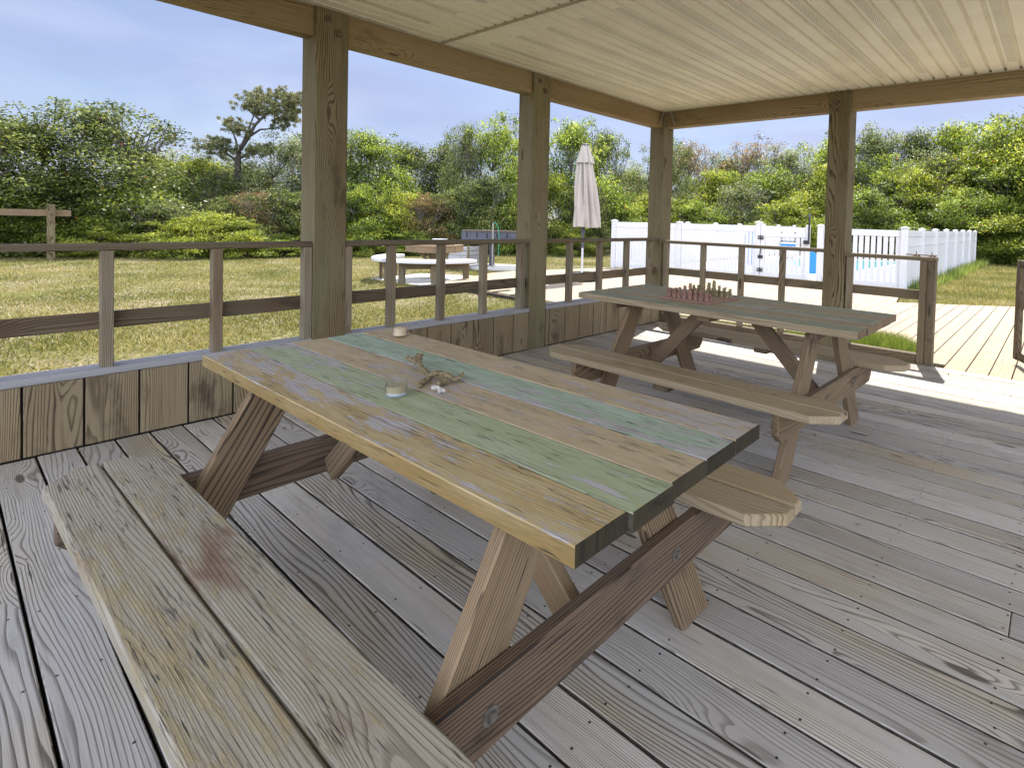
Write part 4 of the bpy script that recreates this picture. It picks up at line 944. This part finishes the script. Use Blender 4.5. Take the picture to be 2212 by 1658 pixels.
for px, pyt, rng, wid, kind, lab, v in [
 (455, 452, 20.6, 2.6, 'lime', 'low yellow green weedy shrub in the gap left of the pine trunk', 0), (520, 470, 20.4, 2.2, 'lime', 'low bright shrub at the foot of the leaning pine', 1),
 (395, 468, 20.4, 2.4, 'lime', 'low weedy shrub right of the lawn post and bushes', 1), (610, 500, 20.6, 2.0, 'green', 'low green shrub at the lawn edge left of the nearest post', 1),
 (240, 482, 21.3, 2.0, 'lime', 'low yellowish shrub between lawn post and weedy gap', 0), (790, 490, 20.8, 2.0, 'lime', 'low bright shrub right of the nearest post', 1),
 (880, 495, 21, 2.0, 'green', 'low shrub behind the left white bench', 0), (1240, 480, 21.8, 2.0, 'lime', 'low bright shrub left of the umbrella pole', 0)]:
    tree(px, pyt, rng, wid, kind, lab, v, name='shrub', cat='shrub')

# leaning pine
D_ = 25.0
def at(x, y, off=0):
    d = ray(x, y); return CAM+d*((D_+off)/math.hypot(d.x, d.y))
pb = ground_at(522, D_)
t = thing('leaning_pine', pb, 'windswept pine leaning right above the bushes, left of the nearest post', 'pine tree')
tr = [at(522, 560), at(519, 470), at(513, 400), at(514, 340), at(521, 318), at(537, 296), at(551, 270), at(572, 250), at(598, 238)]
tr[0].z = -.15
def ptr(b):
    b.tube(tr, [.16, .14, .12, .10, .085, .07, .05, .035, .02], 'barkd', 8)
    for q in LIM: b.tube([at(*p, o) for p, o in zip(q, (0, .3, .5, .6, .6))], [.05, .035, .022, .013, .006], 'barkd', 6)
LIM = [[(514, 335), (510, 305), (503, 285), (495, 275), (488, 270)], [(521, 318), (535, 285), (548, 250), (560, 235), (572, 222)], [(537, 296), (562, 280), (590, 278), (612, 270), (628, 262)],
       [(551, 270), (575, 245), (600, 228), (620, 215), (637, 204)], [(513, 350), (495, 335), (480, 325), (468, 320), (455, 312)], [(572, 250), (590, 232), (596, 215), (600, 208), (601, 204)], [(514, 345), (530, 335), (550, 328), (560, 325), (570, 322)], [(560, 258), (540, 240), (530, 232), (525, 228), (520, 226)]]
one('trunk', ptr, t)
PC = [(503, 275, .5), (492, 272, .35), (512, 268, .35), (532, 232, .42), (545, 222, .45), (560, 226, .5), (575, 215, .5), (590, 222, .5), (603, 212, .45), (618, 214, .5), (632, 208, .38), (640, 222, .35), (612, 230, .5), (590, 238, .45), (570, 240, .4), (625, 238, .35),
      (620, 262, .4), (632, 255, .3), (604, 272, .3), (470, 320, .5), (458, 312, .4), (484, 328, .5), (447, 322, .35), (585, 228, .35), (548, 236, .3), (612, 250, .35), (640, 240, .3), (650, 214, .3), (515, 285, .3), (495, 335, .4), (560, 324, .35), (572, 320, .3), (600, 205, .3), (555, 214, .3), (480, 310, .35), (540, 332, .3)]
PP = []; DD = []; TT = []
for x, y, r in PC:
    c = np.array(at(x, y, rs.uniform(-.4, .9)))
    for k in range(15):
        d = rs.normal(size=3); d /= np.linalg.norm(d); tip = c+d*r*1.3*np.array([1, 1, .62])*rs.rand()**.45
        n = 26; dv = rs.normal(size=(n, 3))*.7+np.array([.25, .25, .75]); dv /= np.linalg.norm(dv, axis=1)[:, None]
        PP.append(tip+dv*.075); DD.append(dv); TT.append(np.full(n, .35+.4*rs.rand())+.15*rs.normal(size=n))
PP = np.concatenate(PP); DD = np.concatenate(DD); TT = np.clip(np.concatenate(TT), 0, 1)
me = leaf_mesh('needles', PP-np.array(pb), np.full(len(PP), .17), TT, LM['pine'], .16, 0, DD)
c = bpy.data.objects.new('crown', me); COL.objects.link(c); c.parent = t

# dense thicket behind, one mass
def band(name, pts, n, kind, label, h0, h1, depth, size):
    """leaf mass following a ground line"""
    pts = [np.array(p) for p in pts]; seg = np.array([np.linalg.norm(b_-a) for a, b_ in zip(pts, pts[1:])]); cum = np.cumsum(seg)/seg.sum()
    nc = int(seg.sum()*5); C_ = []
    for i in range(nc):
        u = rs.rand(); k = int(np.searchsorted(cum, u)); f = (u-(cum[k-1] if k else 0))/(seg[k]/seg.sum()); p = pts[k]+(pts[k+1]-pts[k])*f
        dn = pts[k+1]-pts[k]; dn = np.array([-dn[1], dn[0]])/np.linalg.norm(dn); q = rs.rand(); H = h0+(h1-h0)*(.5+.5*math.sin(u*37)*math.sin(u*61+1))
        C_.append((p[0]+dn[0]*q*depth, p[1]+dn[1]*q*depth, H*(.06+.94*rs.rand())*(.45+.55*q if depth > 0 else 1), .3+.5*rs.rand(), rs.rand()))
    C_ = np.array(C_); w_ = C_[:, 3]**2; idx = rs.choice(nc, n, p=w_/w_.sum()); d = rs.normal(size=(n, 3)); d /= np.linalg.norm(d, axis=1)[:, None]
    P = C_[idx, :3]+d*(C_[idx, 3]*rs.rand(n)**.45)[:, None]; P[:, 2] = np.maximum(P[:, 2], 0)-.15
    tint = np.clip(.22+.5*C_[idx, 4]+.14*rs.normal(size=n), 0, 1); me = leaf_mesh(name, P, size*(.6+.8*rs.rand(n)), tint, LM[kind], .55)
    o = bpy.data.objects.new(name, me); COL.objects.link(o); tag(o, label, 'thicket', kind='stuff'); return o
G = lambda px, r: tuple(ground_at(px, r))[:2]
LP = [G(-420, 26.5), G(-150, 26.5), (G(60, 26.5)), G(300, 26), G(550, 26.5), G(800, 27), G(1050, 27.5), G(1300, 29.5), G(1420, 34)]
RP = [G(1380, 34), G(1600, 36), G(1800, 36), G(2000, 35), G(2200, 33), G(2420, 31)]
band('thicket', LP[::-1], 90000, 'oak', 'dark tangled undergrowth filling the gaps between the left trees', 2.2, 3.1, 3.0*-1, .11)
band('thicket', RP[::-1], 80000, 'green', 'dense green undergrowth filling the gaps between the right trees', 3.8, 5.0, 4.0*-1, .13)
FR = [G(-300, 21.9), G(0, 21.9), G(300, 21.4), G(600, 20.8), G(900, 21.2), G(1200, 22), G(1330, 23.2)]
band('weeds', FR[::-1], 42000, 'lime', 'low yellow green weeds and brambles along the back of the lawn', .35, 1.3, -1.1, .07)
band('weeds', [G(2420, 25.5), G(2250, 28), G(2100, 29.5)], 16000, 'green', 'low weeds at the back of the right lawn', .4, 1.0, -1.5, .08)

# grass
def blades(name, P, h, mat, label, width=.012, lean=.5):
    n = len(P); a = rs.rand(n)*2*np.pi; dx, dy = np.cos(a), np.sin(a); l = rs.rand(n)*lean; b_ = rs.rand(n)*2*np.pi
    B = np.zeros((n, 3, 3)); B[:, 0] = P; B[:, 1] = P; B[:, 0, 0] -= dx*width/2*(h/.05)**.3; B[:, 0, 1] -= dy*width/2; B[:, 1, 0] += dx*width/2*(h/.05)**.3; B[:, 1, 1] += dy*width/2
    B[:, 2] = P; B[:, 2, 0] += np.cos(b_)*l*h; B[:, 2, 1] += np.sin(b_)*l*h; B[:, 2, 2] += h
    me = bpy.data.meshes.new(name); me.vertices.add(3*n); me.vertices.foreach_set('co', B.astype('f').ravel()); me.loops.add(3*n); me.loops.foreach_set('vertex_index', np.arange(3*n, dtype='i'))
    me.polygons.add(n); me.polygons.foreach_set('loop_start', np.arange(0, 3*n, 3, dtype='i'))
    patch = .5+.25*np.sin(P[:, 0]*1.9+1.3*np.sin(P[:, 1]*1.1))+.25*np.sin(P[:, 1]*2.3+1.7*np.sin(P[:, 0]*.8+2))
    tint = np.clip(.25+.45*patch+.25*rs.normal(size=n), 0, 1)
    at_ = me.color_attributes.new('lc', 'FLOAT_COLOR', 'POINT'); C4 = np.ones((3*n, 4), 'f'); C4[:, 0] = np.repeat(tint, 3); C4[:, 1] = .5; at_.data.foreach_set('color', C4.ravel())
    me.materials.append(mat); me.update(); me.validate(); o = bpy.data.objects.new(name, me); COL.objects.link(o); tag(o, label, 'grass', kind='stuff'); return o
def scatter(n, x0, x1, y0, y1, fall=1.0, ok=None, z=-.15):
    P = np.zeros((0, 3))
    while len(P) < n:
        q = np.stack([rs.uniform(x0, x1, n*2), rs.uniform(y0, y1, n*2), np.full(n*2, z)], 1); r = np.hypot(q[:, 0]-CAM.x, q[:, 1]-CAM.y)
        k = rs.rand(len(q)) < (6.0/np.maximum(r, 6.0))**fall
        clump = np.sin(q[:, 0]*2.1+np.sin(q[:, 1]*1.7)*2)*np.sin(q[:, 1]*2.6+np.sin(q[:, 0]*1.3)*2)
        k &= rs.rand(len(q)) < .55+.45*clump
        if ok is not None: k &= ok(q)
        P = np.concatenate([P, q[k]])
    return P[:n]
def not_deck(q):
    m = np.ones(len(q), bool)
    m &= ~((q[:, 0] > -6.9) & (q[:, 1] > .40) & (q[:, 0] < 1.4)); m &= ~((q[:, 0] > -8.2) & (q[:, 0] < -5.6) & (q[:, 1] > .2) & (q[:, 1] < 2.4)); return m
PL = scatter(260000, -19.5, -.2, -9.5, 12.5, 1.1, not_deck)
blades('lawn_grass', PL, .018+.035*rs.rand(len(PL)), LM['grass'], 'short patchy yellow green lawn grass left of the porch', .014, 1.2)
okr = lambda q: (q[:, 1] > 5.05+np.maximum(0, (q[:, 0]-1.75))*.69) & (q[:, 1] > 5.3)
PR = scatter(130000, 1.5, 9, 5.3, 29, .6, okr)
blades('lawn_grass', PR, .03+.08*rs.rand(len(PR))**2, LM['grass'], 'taller dry green grass right of the receding white fence', .014, .9)
PS = scatter(14000, -.6, 2.92, .26, .92, 0, lambda q: q[:, 1] < .80+.1*(q[:, 0] > 1.4))
blades('strip_grass', PS, .05+.12*rs.rand(len(PS)), LM['lush'], 'green grass strip between the porch edge and pool deck', .009, .8)
PT = scatter(15000, 2.05, 2.96, .30, .95, 0)
hh = (.12+.20*rs.rand(len(PT)))*np.clip(1.1-((PT[:, 0]-2.55)/.6)**2-((PT[:, 1]-.6)/.5)**2*.5, .25, 1)
blades('tall_grass_tuft', PT, hh, LM['lush'], 'tall bright green grass tuft behind the short gate railing', .008, .7)
PFn = scatter(4500, 1.28, 1.75, 7.4, 22, 0)
blades('fence_weeds', PFn, .10+.28*rs.rand(len(PFn))**2, LM['lush'], 'weeds growing along the foot of the receding white fence', .012, .6)
q = np.stack([np.abs(rs.normal(size=46))*.06+.02, rs.uniform(-6.3, -.1, 46), np.full(46, .006)], 1); q[30:, 0] = rs.uniform(.3, 5.5, 16)
me = leaf_mesh('leaf_litter', q, .016+.018*rs.rand(46), rs.rand(46), LM['brown'], .5, 2.0)
o = bpy.data.objects.new('leaf_litter', me); COL.objects.link(o); tag(o, 'tiny dry leaf bits scattered along the wall base on the deck', 'leaf litter', kind='stuff')
print('VIEW OK')
